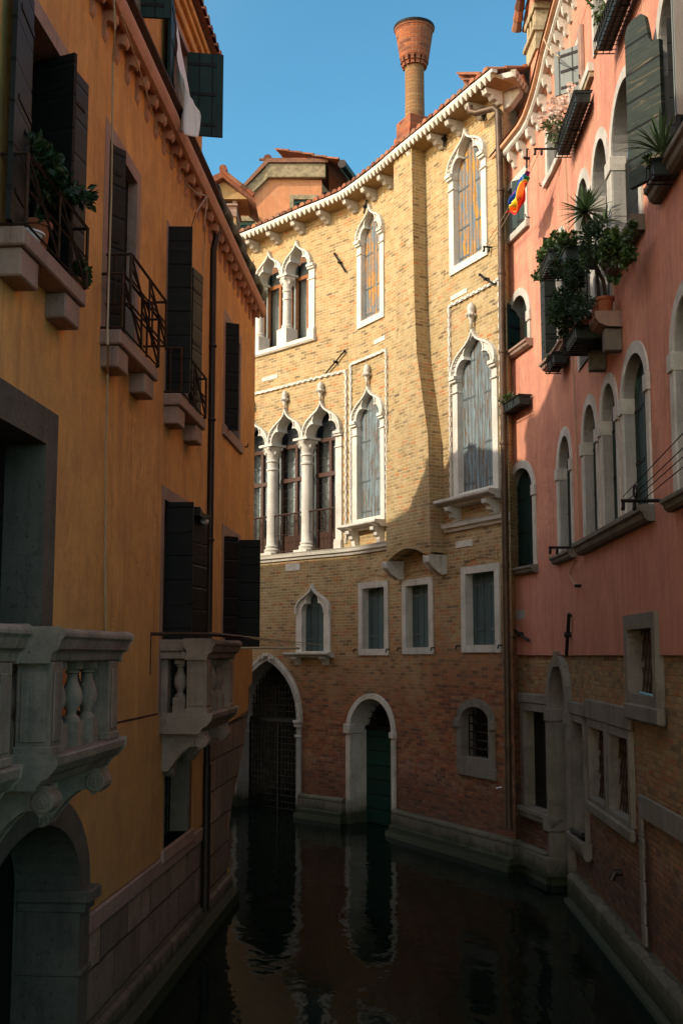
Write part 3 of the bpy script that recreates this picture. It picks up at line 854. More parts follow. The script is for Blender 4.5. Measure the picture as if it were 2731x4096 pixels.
# --- arcades
def arcade(cols, jamb, z0, zc, zt, fin, rail, lead, colr, name, half):
    """columns at cols, solid jamb at the right; arches spring from zc"""
    fw = .16; us = cols+[jamb-fw*.5+half*0]
    wf = None
    m = MB(); P = []
    mids = []
    for i in range(len(cols)):
        a = cols[i]; b = cols[i+1] if i+1 < len(cols) else jamb-.0
        if i+1 == len(cols): b = a+(cols[1]-cols[0])
        uc = (a+b)/2; hw = (b-a)/2; mids.append((uc, hw))
    rise = zt-zc
    for uc, hw in mids:
        out = archpoly(uc, hw, zc-.001, zc, rise, 'ogee')[2:]; inn = archpoly(uc, hw-.115, zc, zc, rise*.80, 'tref')[2:]
        poly = [(uc+hw, zc)]+out[1:-1]+[(uc-hw, zc)]
        poly = poly+[(uc-hw+.115, zc)]+inn[::-1][1:-1]+[(uc+hw-.115, zc)]
        m.prism(WC, poly, -.24, .035)
    o = m.build('window', M['white'], PAL, label=name)
    wf = o
    m = MB()
    for uc, hw in mids:
        k = archpoly(uc, hw, zc, zc, rise, 'ogee')[2:]
        m.sweep(WC, k, [(0, .03), (.035, .03), (.035, .09), (0, .09)])
        edge_teeth(m, WC, [(p[0]*1.0+(uc-p[0])*.08, p[1]-.02) for p in k], .075, .02, .03, .064)
        k2 = archpoly(uc, hw-.115, zc, zc, rise*.8, 'tref')[2:]
        m.sweep(WC, k2, [(-.028, .03), (0, .03), (0, .06), (-.028, .06)])
    m.build('arch_moulding', M['white'], wf)
    if fin:
        for uc, hw in mids: finial(wf, uc, zt, fin)
    for u in cols:
        c = WC.at(u, z0, -.10); H = zc-z0; r = colr
        m = MB()
        prof = [(r*1.55, 0), (r*1.55, .06), (r*1.35, .075), (r*1.45, .13), (r*1.1, .17), (r*1.25, .21), (r*1.02, .25)]
        if not fin: prof = [(r*1.5, 0), (r*1.5, .40), (r*1.2, .42), (r*1.3, .47), (r, .5)]
        prof += [(r, .5+.01), (r*.93, H-.62), (r*1.12, H-.60), (r*1.12, H-.56), (r*.93, H-.54), (r*.95, H-.42), (r*1.15, H-.40), (r*1.15, H-.37), (r*.95, H-.35), (r*1.05, H-.28), (r*1.35, H-.16), (r*1.65, H-.07), (r*1.5, H-.05)]
        m.lathe(c, prof, 20)
        m2 = m
        m2.box(WC, u-r*1.75, u+r*1.75, zc-.055, zc-.002, -.1-r*1.75, -.1+r*1.75, 1)
        m2.box(WC, u-r*1.65, u+r*1.65, z0-.0, z0+(.38 if not fin else .05), -.1-r*1.65, -.1+r*1.65, 1)
        for k in range(8):  # curled leaves of the capital
            a = k*PI/4+PI/8; rr = r*(1.65 if k % 2 else 1.35)
            p = c+Vector((math.cos(a)*rr, math.sin(a)*rr, H-(.10 if k % 2 else .2)))
            m.lathe(p, [(.01, -.045), (.035, -.01), (.035, .02), (.01, .04)], 6)
        m.build('column', M['white'], wf, smooth='auto')
    # right jamb
    m = MB()
    ja, jb = jamb-.20, jamb
    m.box(WC, ja, jb, z0, zc, -.24, .035)
    for zz, h, d in ((zc-.06, .06, .11), (zc-.11, .05, .08), (zc-.36, .03, .06), (z0, .16, .075), (z0+.16, .05, .06)):
        m.box(WC, ja-.02, jb+.015, zz, zz+h, -.2, d)
    m.build('jamb', M['white'], wf, bevel=.006)
    # joinery, glass, curtains, dark room
    lim0, lim1 = cols[0]-.1, jamb-.15
    wm = 'wood' if not fin else 'darkwood'
    for i, (uc, hw) in enumerate(mids):
        a = uc-hw+.06; b = min(uc+hw-.06, jamb-.19); mid = (a+b)/2
        s = MB(); D0, D1 = -.36, -.30
        zz = zc-.10 if fin else zc-.12
        for (x0, x1, y0, y1) in ((a, a+.07, z0, zz), (b-.07, b, z0, zz), (mid-.035, mid+.035, z0, zz), (a, b, zz, zz+.09), (a, b, z0, z0+(.09 if not fin else .45))):
            s.box(WC, x0, x1, y0, y1, D0, D1, 1)
        if fin:
            zm = z0+(zz-z0)*.70
            s.box(WC, a, b, zm-.05, zm+.05, D0, D1+.02, 1)
            s.box(WC, mid-.045, mid+.045, z0, zz, D0, D1+.012, 1)
        s.build('sash', M[wm], wf, bevel=.004)
        g = MB(); g.prism(WC, archpoly(uc, hw-.02, z0, zc, rise*.85, 'pointed'), -.335, -.335)
        g.build('pane', M['glass'], wf)
        if lead:
            l = MB()
            for (x0, x1) in ((a+.07, mid-.055), (mid+.055, b-.07)):
                n = 3; 
                for (y0, y1) in ((z0+.45, zm-.05), (zm+.05, zz)):
                    rows = max(2, int((y1-y0)/.17)); uw = (x1-x0)
                    for r_ in range(rows):
                        ya = y0+(y1-y0)*r_/rows; yb = y0+(y1-y0)*(r_+1)/rows
                        l.bar(WC, (x0, ya, -.325), (x1, ya, -.325), .0045)
                        um = (x0+x1)/2; o_ = uw*.13
                        for (p, q) in (((um-o_, ya+(yb-ya)*.3), (um-o_, ya+(yb-ya)*.7)), ((um+o_, ya+(yb-ya)*.3), (um+o_, ya+(yb-ya)*.7)), ((um-o_, ya+(yb-ya)*.3), (um, ya)), ((um+o_, ya+(yb-ya)*.3), (um, ya)), ((um-o_, ya+(yb-ya)*.7), (um, yb)), ((um+o_, ya+(yb-ya)*.7), (um, yb))):
                            l.bar(WC, (p[0], p[1], -.325), (q[0], q[1], -.325), .0045)
            for t in (-.5, 0, .5):
                l.bar(WC, (uc+hw*t, zc, -.325), (uc+hw*t*.6, zc+rise*(.75-.3*abs(t)), -.325), .005)
            for t in (.25, .5): l.bar(WC, (uc-hw*.8, zc+rise*t, -.325), (uc+hw*.8, zc+rise*t, -.325), .005)
            l.build('lead_lattice', M['lead'], wf)
        # gathered curtain: a pleated sheet
        for (x0, x1, full) in (((a, mid-.02, .75), (mid+.04, b, .98)) if not fin else ((a+.08, mid-.02, .9), (mid+.04, b-.02, .95))):
            cu = MB(); n = 40; rows = []
            for k in range(n+1):
                t = k/n; u = x0+(x1-x0)*t
                dd = -.46+.03*math.sin(t*PI*(7 if not fin else 11)+i)+.012*math.sin(t*31+i*2)
                inset = .07*math.sin(3*t+i)
                rows.append([cu.W(WC, x0+(u-x0)*full+(0 if z_ else inset*.3), z0+.12 if not z_ else zc+rise*.5, dd) for z_ in (0, 1)])
            for k in range(n): cu.f.append([rows[k][0], rows[k+1][0], rows[k+1][1], rows[k][1]])
            cu.build('curtain', M['curtain'], wf, smooth=True)
    v = MB(); v.box(WC, lim0-.1, jamb-.05, z0-.2, zt+.1, -1.4, -1.38)
    v.box(WC, lim0-.1, jamb-.05, z0-.25, z0-.2, -1.4, -.25)
    v.build('room_back', M['void'], wf)
    # wall opening
    H = []
    pts = [(lim0, z0-.02), (jamb-.02, z0-.02), (jamb-.02, zc)]
    for uc, hw in mids[::-1]:
        pts += archpoly(uc, hw-.02, zc, zc, rise-.04, 'ogee')[2:]
    pts.append((lim0, zc))
    q = [pts[0]]
    for p in pts[1:]:
        if (Vector(p)-Vector(q[-1])).length > .004: q.append(p)
    holes.append(q)
    if rail:
        for i, (uc, hw) in enumerate(mids):
            a = uc-hw+colr*.9; b = min(uc+hw-colr*.9, jamb-.2); g = MB()
            g.bar(WC, (a-.03, z0+.92, -.06), (b+.03, z0+.92, -.06), .022); g.bar(WC, (a, z0+.06, -.06), (b, z0+.06, -.06), .012)
            g.bar(WC, (a, z0+.45, -.06), (b, z0+.45, -.06), .008)
            n = 7
            for k in range(n+1): g.bar(WC, (a+(b-a)*k/n, z0, -.06), (a+(b-a)*k/n, z0+.92, -.06), .011)
            g.build('railing', M['rust'], wf)
    return wf
aw = arcade([.20, 1.22, 2.24, 3.26], 4.38, 10.72, 12.42, 13.13, None, False, False, .105, 'row of pointed windows with oak frames and white curtains', 0)
al = arcade([.29, 1.53, 2.77, 4.01], 5.27, 5.80, 8.40, 9.20, 9.60, True, True, .135, 'tall arcade of pointed windows on white columns with leaded glass', 0)
m = MB(); m.extr(WC, -.2, 4.42, [(-.2, 10.60), (.06, 10.60), (.09, 10.64), (.09, 10.72), (-.2, 10.72)])
m.build('sill', M['white'], aw)
# --- toothed mouldings round the lower windows
m = MB(); dentil(m, WC, [(.1, 9.72), (5.40, 9.72)]); dentil(m, WC, [(5.40, 9.69), (5.40, 5.9)]); m.build('toothed_moulding', M['white'], PAL)
m = MB(); dentil(m, WC, [(5.56, 6.3), (5.56, 9.80)]); dentil(m, WC, [(5.53, 9.83), (7.03, 9.83)]); dentil(m, WC, [(7.03, 9.80), (7.03, 6.3)]); m.build('toothed_moulding', M['white'], PAL)
m = MB(); dentil(m, WC, [(9.60, 6.4), (9.60, 10.02)]); dentil(m, WC, [(9.57, 10.05), (11.36, 10.05)]); dentil(m, WC, [(11.36, 10.02), (11.36, 6.5)]); m.build('toothed_moulding', M['white'], PAL)
# --- shelves under windows, string courses
shelf(PAL, WC, 5.42, 7.02, 6.26, .30, .13, (5.75, 6.80), 'white', .34)
shelf(PAL, WC, 9.45, 11.38, 6.33, .32, .15, (9.85, 11.15), 'trim', .36)
shelf(PAL, WC, 3.55, 5.02, 3.56, .20, .11, (3.85, 4.78), 'trim', .16)
def string(u0, u1, z):
    m = MB(); m.extr(WC, u0, u1, [(0, z-.16), (.04, z-.16), (.06, z-.10), (.10, z-.09), (.12, z-.03), (.14, z), (0, z)]); return m.build('string_course', M['white'], PAL)
string(-.2, 7.56, 5.80); string(9.36, WU1-.02, 5.92)
# --- plaques and anchors
for (x0, y0, x1, y1, z_) in ((195, 1212, 275, 1177, A4), (780, 1018, 836, 975, A4), (1180, 790, 1265, 727, A4), (318, 372, 392, 335, A5), (1208, 252, 1292, 212, A5)):
    u0, z0, u1, z1 = R(WC, z_, x0, y0, x1, y1); zc = (z0+z1)/2
    m = MB(); m.box(WC, u0, u1, min(z0, z1)-.0, max(z0, z1)+.03, -.02, .012); m.build('plaque', M['white'], PAL)
def anchor(w, z_, x0, y0, x1, y1, par, r=.022, mat='iron'):
    a = K(w, z_(x0, y0)); b = K(w, z_(x1, y1)); mid = ((a[0]+b[0])/2, (a[1]+b[1])/2)
    m = MB(); m.bar(w, (*a, .05), (*b, .05), r)
    m.tube([w.at(*mid, -.02), w.at(*mid, .1)], r*1.5, 8)
    m.tube([w.at(*a, .045), w.at(a[0]+(b[0]-a[0])*.06, a[1]+(b[1]-a[1])*.06, .045)], r*1.4, 5)
    return m.build('wall_anchor', M[mat], par)
anchor(WC, A4, 578, 542, 638, 640, PAL); anchor(WC, A4, 635, 1050, 535, 1168, PAL); anchor(WC, A4, 1340, 652, 1415, 703, PAL)
anchor(WC, A4, 750, 262, 735, 335, PAL); anchor(WC, A11, 918, 990, 912, 1110, PAL); anchor(WC, A11, 1208, 815, 1212, 915, PAL)
# --- water gate
go = archpoly(2.77, 1.20, -.3, 2.02, 1.50, 'pointed'); gi = archpoly(2.77, 1.05, -.3, 2.02, 1.36, 'pointed')
holes.append(archpoly(2.77, 1.16, -.3, 2.02, 1.46, 'pointed'))
gt = frame(PAL, WC, go, gi, -.45, .04, 'jamb', 'water_gate')
m = MB(); k = [p for p in go if p[1] >= 2.01]; dentil(m, WC, k, .07, .09, .09); m.build('toothed_moulding', M['trim'], gt)
m = MB()
for zz, h, d in ((2.0, .07, .11), (1.92, .07, .08), (1.70, .05, .06)):
    m.box(WC, 3.78, 3.98, zz, zz+h, -.3, d); m.box(WC, 1.56, 1.76, zz, zz+h, -.3, d)
m.build('impost', M['trim'], gt, bevel=.006)
def gclip(u):
    a = abs(u-2.77)/1.03; H = HALF['pointed']; a = min(1, a)
    for i in range(len(H)-1):
        if H[i+1][0] <= a <= H[i][0]:
            t = (H[i][0]-a)/max(1e-6, H[i][0]-H[i+1][0]); return 2.02+(H[i][1]+(H[i+1][1]-H[i][1])*t)/1.18*1.34
    return 2.02
grille(gt, WC, 1.74, -.1, 3.80, 3.38, -.34, 18, 24, .011, 'grille', gclip)
m = MB(); m.bar(WC, (2.77, -.1, -.33), (2.77, 2.0, -.33), .035); m.box(WC, 1.74, 3.8, 1.98, 2.06, -.36, -.31); m.bar(WC, (1.76, -.1, -.33), (1.76, 2.02, -.33), .03); m.bar(WC, (3.78, -.1, -.33), (3.78, 2.02, -.33), .03)
m.build('gate_frame', M['iron'], gt)
m = MB(); m.box(WC, 1.5, 4.1, -.4, 3.5, -3.5, -3.45); m.box(WC, 1.5, 4.1, 2.45, 2.75, -2.2, -1.9); m.box(WC, 1.55, 1.6, -.4, 3.5, -3.45, -.5); m.box(WC, 3.96, 4.0, -.4, 3.5, -3.45, -.5); m.box(WC, 1.5, 4.1, 3.5, 3.55, -3.5, -.46)
m.build('gate_passage', M['grey'], gt)
# --- water door
do = archpoly(6.37, .95, -.3, 1.98, .74, 'round'); di = archpoly(6.37, .82, -.3, 1.98, .63, 'round')
holes.append(archpoly(6.37, .93, -.3, 1.98, .72, 'round'))
dr = frame(PAL, WC, do, di, -.50, .05, 'trim', 'water_door', bevel=.012)
m = MB(); m.box(WC, 5.38, 5.58, 1.86, 2.06, -.3, .09); m.box(WC, 7.17, 7.35, 1.86, 1.98, -.3, .09); m.build('impost', M['trim'], dr, bevel=.01)
planks(dr, WC, rect(5.55, -.3, 7.19, 1.95), -.42, 'door', 'door_leaf', (), True, .06)
m = MB(); m.box(WC, 5.55, 7.19, 1.93, 2.01, -.47, -.38)
for k in range(13):
    a = PI*k/12; m.bar(WC, (6.37+.12*math.cos(a), 2.02+.10*math.sin(a), -.42), (6.37+.80*math.cos(a), 2.02+.60*math.sin(a), -.42), .010)
for rr in (.13, .34): m.tube([WC.at(6.37+rr*math.cos(PI*k/16), 2.02+rr*.78*math.sin(PI*k/16), -.42) for k in range(17)], .012, 5)
m.tube([WC.at(6.37+.07*math.cos(PI*k/8), 2.14+.07*math.sin(PI*k/8), -.40) for k in range(17)], .014, 5)
m.build('fanlight_grille', M['iron'], dr)
m = MB(); m.box(WC, 5.5, 7.25, 1.9, 2.75, -.8, -.78); m.build('fanlight_dark', M['void'], dr)
# --- small barred window
wo = archpoly(10.34, .62, 1.56, 2.38, .36, 'round'); wi = archpoly(10.34, .46, 1.72, 2.38, .22, 'round')
holes.append(archpoly(10.34, .6, 1.58, 2.38, .34, 'round'))
wf = frame(PAL, WC, wo, wi, -.25, .05, 'grey', 'window', 'small arched barred window in a grey stone surround', bevel=.015)
m = MB(); m.box(WC, 9.66, 9.84, 2.22, 2.38, -.1, .08); m.box(WC, 10.84, 11.0, 2.22, 2.38, -.1, .08); m.box(WC, 9.72, 11.0, 1.38, 1.58, -.05, .05); m.build('impost', M['grey'], wf, bevel=.015)
grille(wf, WC, 9.89, 1.72, 10.79, 2.58, -.12, 6, 6, .012, 'grille', lambda u: 2.38+.21*math.sqrt(max(0, 1-((u-10.34)/.46)**2)))
m = MB(); m.box(WC, 9.8, 10.9, 1.6, 2.7, -.6, -.58); m.build('dark_room', M['void'], wf)
# --- the brick wall itself
m = MB(); m.prism(WC, rect(-1.2, -.4, WU1, TOP+.05), -.0, -.0, holes, grid=.3)
wall = m.build('wall', M['brick'], PAL)
m = MB(); m.prism(WS, rect(0, -.4, 3.2, TOP+.05), 0, 0, grid=1); m.build('wall', M['brick'], PAL)
# --- chimney breast
BR = [(7.98, TOP), (8.0, 11.9), (8.06, 10.2), (8.03, 9.0), (7.9, 8.5), (7.68, 8.0), (7.60, 7.4), (7.56, 6.4), (7.56, 5.32)]
BRr = [(8.73, TOP), (8.76, 11.85), (8.80, 10.3), (8.87, 9.3), (9.10, 8.3), (9.27, 7.6), (9.32, 6.3), (9.33, 5.40)]
arc = [(7.62+(9.25-7.62)*t, 5.34+.20*math.sin(PI*t)) for t in [i/12 for i in range(13)]]
m = MB(); poly = arc+[(9.33, 5.36)]+BRr[::-1][1:]+BR[:-1]+[(7.56, 5.34)]
m.prism(WC, poly, .32, .32, grid=.35)
for L, s in ((BRr, 1), (BR, -1)):
    for i in range(len(L)-1):
        p, q = L[i], L[i+1]; o = -.04 if s > 0 else 0
        v = [m.V(WC.at(p[0], p[1], .32), (p[0], p[1])), m.V(WC.at(q[0], q[1], .32), (q[0], q[1])), m.V(WC.at(q[0]+o, q[1], -.02), (q[0]+.34, q[1])), m.V(WC.at(p[0]+o, p[1], -.02), (p[0]+.34, p[1]))]
        m.f.append(v if s > 0 else v[::-1])
for i in range(len(arc)-1):
    p, q = arc[i], arc[i+1]
    m.f.append([m.W(WC, p[0], p[1], -.02), m.W(WC, q[0], q[1], -.02), m.W(WC, q[0], q[1], .32), m.W(WC, p[0], p[1], .32)])
cb = m.build('chimney_breast', M['brick'], PAL)
m = MB()
for i in range(24):
    t = (i+.5)/24; u = 7.62+1.63*t; z = 5.335+.20*math.sin(PI*t); m.box(WC, u-.028, u+.028, z, z+.20, .2, .338, 1)
m.build('brick_arch', M['brick'], cb)
for uu in (7.60, 9.27):
    m = MB(); m.extr(WC, uu-.11, uu+.11, [(0, 5.02), (.10, 5.0), (.26, 5.10), (.36, 5.22), (.37, 5.33), (0, 5.33)], 1); m.build('corbel', M['trim'], cb, bevel=.02)
# --- eaves: soffit board, toothed stone lip, corbels, tiles
m = MB(); m.extr(WC, -1.2, WU1+.30, [(-.05, 13.46), (.38, 13.50), (.38, 13.56), (-.05, 13.56)], 40)
m.build('eaves_soffit', M['soffit'], PAL)
m = MB(); m.extr(WC, -1.2, WU1+.34, [(.34, 13.562), (.45, 13.562), (.45, 13.62), (.34, 13.62)], 40)
n = int((WU1+1.5)/.155)
for i in range(n):
    u = -1.2+(i+.5)*.155
    a = m.W(WC, u-.075, 13.562, .45); b = m.W(WC, u+.075, 13.562, .45); c = m.W(WC, u, 13.44, .40); a2 = m.W(WC, u-.075, 13.562, .35); b2 = m.W(WC, u+.075, 13.562, .35)
    m.f += [[a, b, c], [b, b2, c], [b2, a2, c], [a2, a, c]]
m.build('toothed_cornice', M['white'], PAL)
for uu in (.75, 1.5, 2.27, 3.05, 3.95, 4.83, 5.75, 6.57, 7.30, 8.62, 9.44, 10.12, 10.86, 11.45):
    m = MB(); m.extr(WC, uu-.07, uu+.07, [(0, 13.22), (.06, 13.22), (.10, 13.28), (.18, 13.29), (.22, 13.36), (.32, 13.37), (.35, 13.455), (0, 13.455)], 1)
    m.build('corbel', M['trim'], PAL, bevel=.008)
m = MB(); m.extr(WS, -.35, 3.2, [(-.05, 13.5), (.34, 13.5), (.38, 13.6), (-.05, 13.6)])
n = 20
for i in range(n):
    u = -.4+i*.155; a = m.W(WS, u-.075, 13.56, .40); b = m.W(WS, u+.075, 13.56, .40); c = m.W(WS, u, 13.44, .36); a2 = m.W(WS, u-.075, 13.56, .3); b2 = m.W(WS, u+.075, 13.56, .3)
    m.f += [[a, b, c], [b, b2, c], [b2, a2, c], [a2, a, c]]
m.build('toothed_cornice', M['trim'], PAL)
for uu in (.15, 1.0, 1.8): m = MB(); m.extr(WS, uu-.09, uu+.09, [(0, 13.15), (.1, 13.2), (.28, 13.4), (.3, 13.495), (0, 13.495)], 1); m.build('corbel', M['trim'], PAL, bevel=.01)
def tile_rows(par, w, u0, u1, z, d, slope=.33, length=3.2, pitch=.22, name='roof', nx=None):
    """rows of half-round roof tiles climbing away from an eave"""
    m = MB(); n = int((u1-u0)/pitch)
    for i in range(n):
        u = u0+(i+.5)*pitch; rnd = random.Random(i*7+int(z*10))
        L = 0
        while L < length:
            seg = .40; d0 = d-L; d1 = d-L-seg-.05; r0 = .085; r1 = .070; dz = rnd.uniform(-.008, .012)
            rows = []
            for dd, r in ((d0, r0), (d1, r1)):
                zz = z+(d-dd)*slope+dz+(.02 if dd == d0 else 0)
                rows.append([m.W(w, u+math.cos(PI*k/6)*r*1.05, zz+math.sin(PI*k/6)*r, dd) for k in range(7)])
            for k in range(6): m.f.append([rows[0][k], rows[0][k+1], rows[1][k+1], rows[1][k]])
            m.f.append(rows[0])
            L += seg
    a = [m.W(w, u0, z-.01, d-.02), m.W(w, u1, z-.01, d-.02), m.W(w, u1, z-.01+length*slope, d-length), m.W(w, u0, z-.01+length*slope, d-length)]
    if len(w.P) == 2: m.f.append(a)
    else:
        N = 30
        for i in range(N):
            ua, ub = u0+(u1-u0)*i/N, u0+(u1-u0)*(i+1)/N
            m.f.append([m.W(w, ua, z-.01, d-.02), m.W(w, ub, z-.01, d-.02), m.W(w, ub, z-.01+length*slope, d-length), m.W(w, ua, z-.01+length*slope, d-length)])
    return m.build(name, M['tile'], par)
tile_rows(PAL, WC, -1.2, WU1+.3, 13.63, .46, .30, 3.6)
tile_rows(PAL, WS, .0, 3.2, 13.62, .36, .30, 1.0)
# --- chimney
CH = WC.at(8.36, 0, -.12); CHx, CHy = CH.x-.13, CH.y
def czl(yy): return at_y(A11(663, yy), CHy).z
base = MB(); t = WC.tan(8.4); LB = Wall([(CHx-t.x*.29+t.y*.27, CHy-t.y*.29-t.x*.27), (CHx+t.x*.29+t.y*.27, CHy+t.y*.29-t.x*.27)])
zb = czl(915); base.box(LB, 0, .58, 13.5, zb, -.54, 0); base.box(LB, -.04, .62, 13.5, 13.95, -.58, .04)
ch = base.build('chimney', M['brick_red'], PAL)
m = MB(); zr, zbk = czl(225), czl(450)
m.lathe((CHx, CHy, 0), [(.20, zb-.02), (.195, zb+.6), (.195, zbk+.05)], 28); m.build('shaft', M['brick_shaft'], ch, smooth=False)
m = MB(); m.lathe((CHx, CHy, 0), [(.27, zbk-.02), (.295, zbk), (.385, zr-.05), (.395, zr-.05), (.415, zr), (.405, zr+.04), (.34, zr+.04), (.32, zr-.1), (.22, zr-.3)], 30)
m.build('flared_top', M['brick_red'], ch)
m = MB()
for k in range(14):
    a = 2*PI*k/14; p = Vector((CHx+math.cos(a)*.225, CHy+math.sin(a)*.225, zbk-.2)); tt = Vector((-math.sin(a), math.cos(a), 0)); rr = Vector((math.cos(a), math.sin(a), 0))
    lw = Wall([(p.x-tt.x*.035, p.y-tt.y*.035), (p.x+tt.x*.035, p.y+tt.y*.035)])
    m.box(lw, 0, .07, p.z+.02, p.z+.12, -.04, .03, 1); m.box(lw, 0, .07, p.z+.10, p.z+.21, -.05, .06, 1)
m.build('brick_corbels', M['brick_red'], ch)
m = MB(); m.lathe((CHx, CHy, 0), [(.417, zr-.01), (.423, zr+.02), (.417, zr+.05), (.365, zr+.055)], 30); m.build('rim', M['iron'], ch)
# --- plinth
m = MB()
def plinth(u0, u1, z, d=.13):
    m.extr(WC, u0, u1, [(-.02, -.4), (d+.06, -.4), (d+.05, .20), (d, .21), (d-.01, z-.03), (d-.04, z), (-.02, z)])
plinth(3.99, 5.40, .50); plinth(7.33, WU1+.1, .50); plinth(-1, 1.56, .5)
m.build('plinth', M['plinth'], PAL, bevel=.01)
m = MB(); m.extr(WC, 3.95, 5.45, [(0, -.4), (.26, -.4), (.22, .10), (.1, .12), (0, .12)]); m.extr(WC, 7.3, WU1+.1, [(0, -.4), (.28, -.4), (.24, .10), (.1, .12), (0, .12)]); m.extr(WC, -1, 1.5, [(0, -.4), (.26, -.4), (.22, .10), (.1, .12), (0, .12)])
m.build('weed_band', M['algae'], PAL)
# --- drain pipe in the corner
pt = [WC.at(10.95, 13.35, .33), WC.at(10.98, 13.25, .33), WC.at(11.06, 13.2, .25), WC.at(11.44, 13.16, .12), WC.at(11.52, 13.06, .10)]
ue = K(WC, AD(1160, 1500), .1)[0]
pts = pt+[WC.at(11.55+(min(ue, WU1-.02)-11.55)*(i/8), 13.0-12.35*i/8, .09) for i in range(1, 9)]
m = MB(); m.tube(pts, .062, 10)
for zz in (11.6, 10.1, 8.7, 7.1, 5.0, 3.4, 2.0): 
    u = 11.55+(min(ue, WU1-.02)-11.55)*(13.0-zz)/12.35; c = WC.at(u, zz, .09); m.lathe(c, [(.07, -.03), (.075, 0), (.07, .03)], 10)
m.build('drain_pipe', M['pipelit'], PAL, smooth='auto')
# body of the house behind the facade, so that it stands as a volume
m = MB()
b0 = WC.at(-1.2, 0, 0); b1 = WC.at(WU1, 0, 0); s1 = WS.at(3.2, 0, 0)
pl = [(s1.x, s1.y), (s1.x+2, 31), (b0.x, 34), (b0.x, b0.y)]
for i in range(3):
    p, q = pl[i], pl[i+1]; m.f.append([m.V((p[0], p[1], -.4), (0, 0)), m.V((q[0], q[1], -.4), (8, 0)), m.V((q[0], q[1], 13.5), (8, 13.5)), m.V((p[0], p[1], 13.5), (0, 13.5))])
m.build('rear_wall', M['brick'], PAL)
# ================================================================== OCHRE HOUSE (left)
OCH = empty('ochre_house', WLf.at(8, 0, 0), 'ochre stucco house on the left bank with dark shutters and two kinds of balcony', 'house')
W = WLf; UL = W.L
oh = []       # holes in the stucco
lh = []       # holes in the stone base
def fwin(u0, z0, u1, z1, fw=.14, rec=-.22, name='window', mat='rose', sill=0, label=None, d1=.035):
    out = rect(u0, z0, u1, z1); inn = rect(u0+fw, z0+sill, u1-fw, z1-fw)
    wf = frame(OCH, W, out, inn, rec, d1, mat, name, label, .008)
    oh.append(rect(u0+.03, z0+.02, u1-.03, z1-.03))
    m = MB(); m.box(W, u0, u1, z0-.1, z1+.1, rec-.62, rec-.60); m.build('dark_room', M['void'], wf)
    return wf, inn
# french windows of the upper floor
tops = 8.33
w1, i1 = fwin(3.38, 6.36, 4.46, tops)
w2, i2 = fwin(5.58, 6.36, 6.90, tops)
w3, i3 = fwin(8.12, 6.36, 9.45, tops)
w4, i4 = fwin(11.88, 6.62, 13.50, 8.45, sill=.13)
m = MB(); m.box(W, 11.84, 13.54, 6.60, 6.76, -.1, .07); m.build('sill', M['rose'], w4, bevel=.008)
# window one: leaf standing out at the near jamb, far leaf folded in two
leaf_open(w1, W, 3.50, 6.38, 8.20, .50, 7, -1, 'greenshut', .06)
leaf_open(w1, W, 4.33, 6.38, 8.18, .40, 70, -1, 'darkshut', -.20)
leaf_open(w1, W, 4.40, 6.38, 8.20, .36, 6, 1, 'greenshut', .06)
m = MB()
for (x0, x1, y0, y1) in ((3.52, 3.59, 6.38, 8.2), (4.25, 4.32, 6.38, 8.2), (3.88, 3.96, 6.38, 8.2), (3.52, 4.3, 7.4, 7.46)): m.box(W, x0, x1, y0, y1, -.26, -.21)
m.build('sash', M['wood'], w1); m = MB(); m.prism(W, rect(3.52, 6.4, 4.3, 8.2), -.24, -.24); m.build('pane', M['glass'], w1)
# window two: both leaves, the near one folded into the reveal
leaf_open(w2, W, 5.74, 6.38, 8.18, .30, 30, 1, 'greenshut', -.05)
planks(w2, W, rect(5.72, 6.38, 6.76, 8.19), -.06, 'darkshut', split=True)
# window three: folded leaves either side of a dark opening
leaf_open(w3, W, 8.20, 6.38, 8.28, .30, 85, 1, 'darkshut', 0)
leaf_open(w3, W, 8.30, 6.38, 8.15, .5, 20, 1, 'darkshut', -.18)
leaf_open(w3, W, 9.42, 6.38, 8.22, .36, 8, 1, 'greenshut', .06)
leaf_open(w4, W, 12.03, 6.72, 8.30, .34, 60, 1, 'darkshut', -.1)
planks(w4, W, rect(12.3, 6.75, 13.35, 8.30), -.06, 'darkshut', split=True)
# lower floor
d1w, i5 = fwin(2.4, 2.90, 4.47, 5.35, .27, -.34, 'balcony_door', 'darkstone', label='tall door behind the near balustrade')
planks(d1w, W, rect(2.67, 2.9, 4.20, 5.08), -.28, 'darkshut', 'door_leaf', (.2, .8))
l5, i6 = fwin(8.11, 2.90, 9.66, 5.34, .14)
leaf_open(l5, W, 8.52, 2.95, 5.20, .30, 88, 1, 'darkshut', .0)
planks(l5, W, rect(8.26, 2.95, 9.50, 5.18), -.14, 'darkshut')
leaf_open(l5, W, 9.62, 2.95, 5.20, .55, 7, 1, 'darkshut', .07)
l6, i7 = fwin(11.94, 3.62, 13.62, 5.34, .15, sill=.12)
leaf_open(l6, W, 12.1, 3.70, 5.2, .45, 40, 1, 'darkshut', -.12)
leaf_open(l6, W, 13.46, 3.60, 5.26, .34, 86, 1, 'darkshut', .02)
leaf_open(l6, W, 13.1, 3.70, 5.2, .3, 80, 1, 'darkshut', -.18)
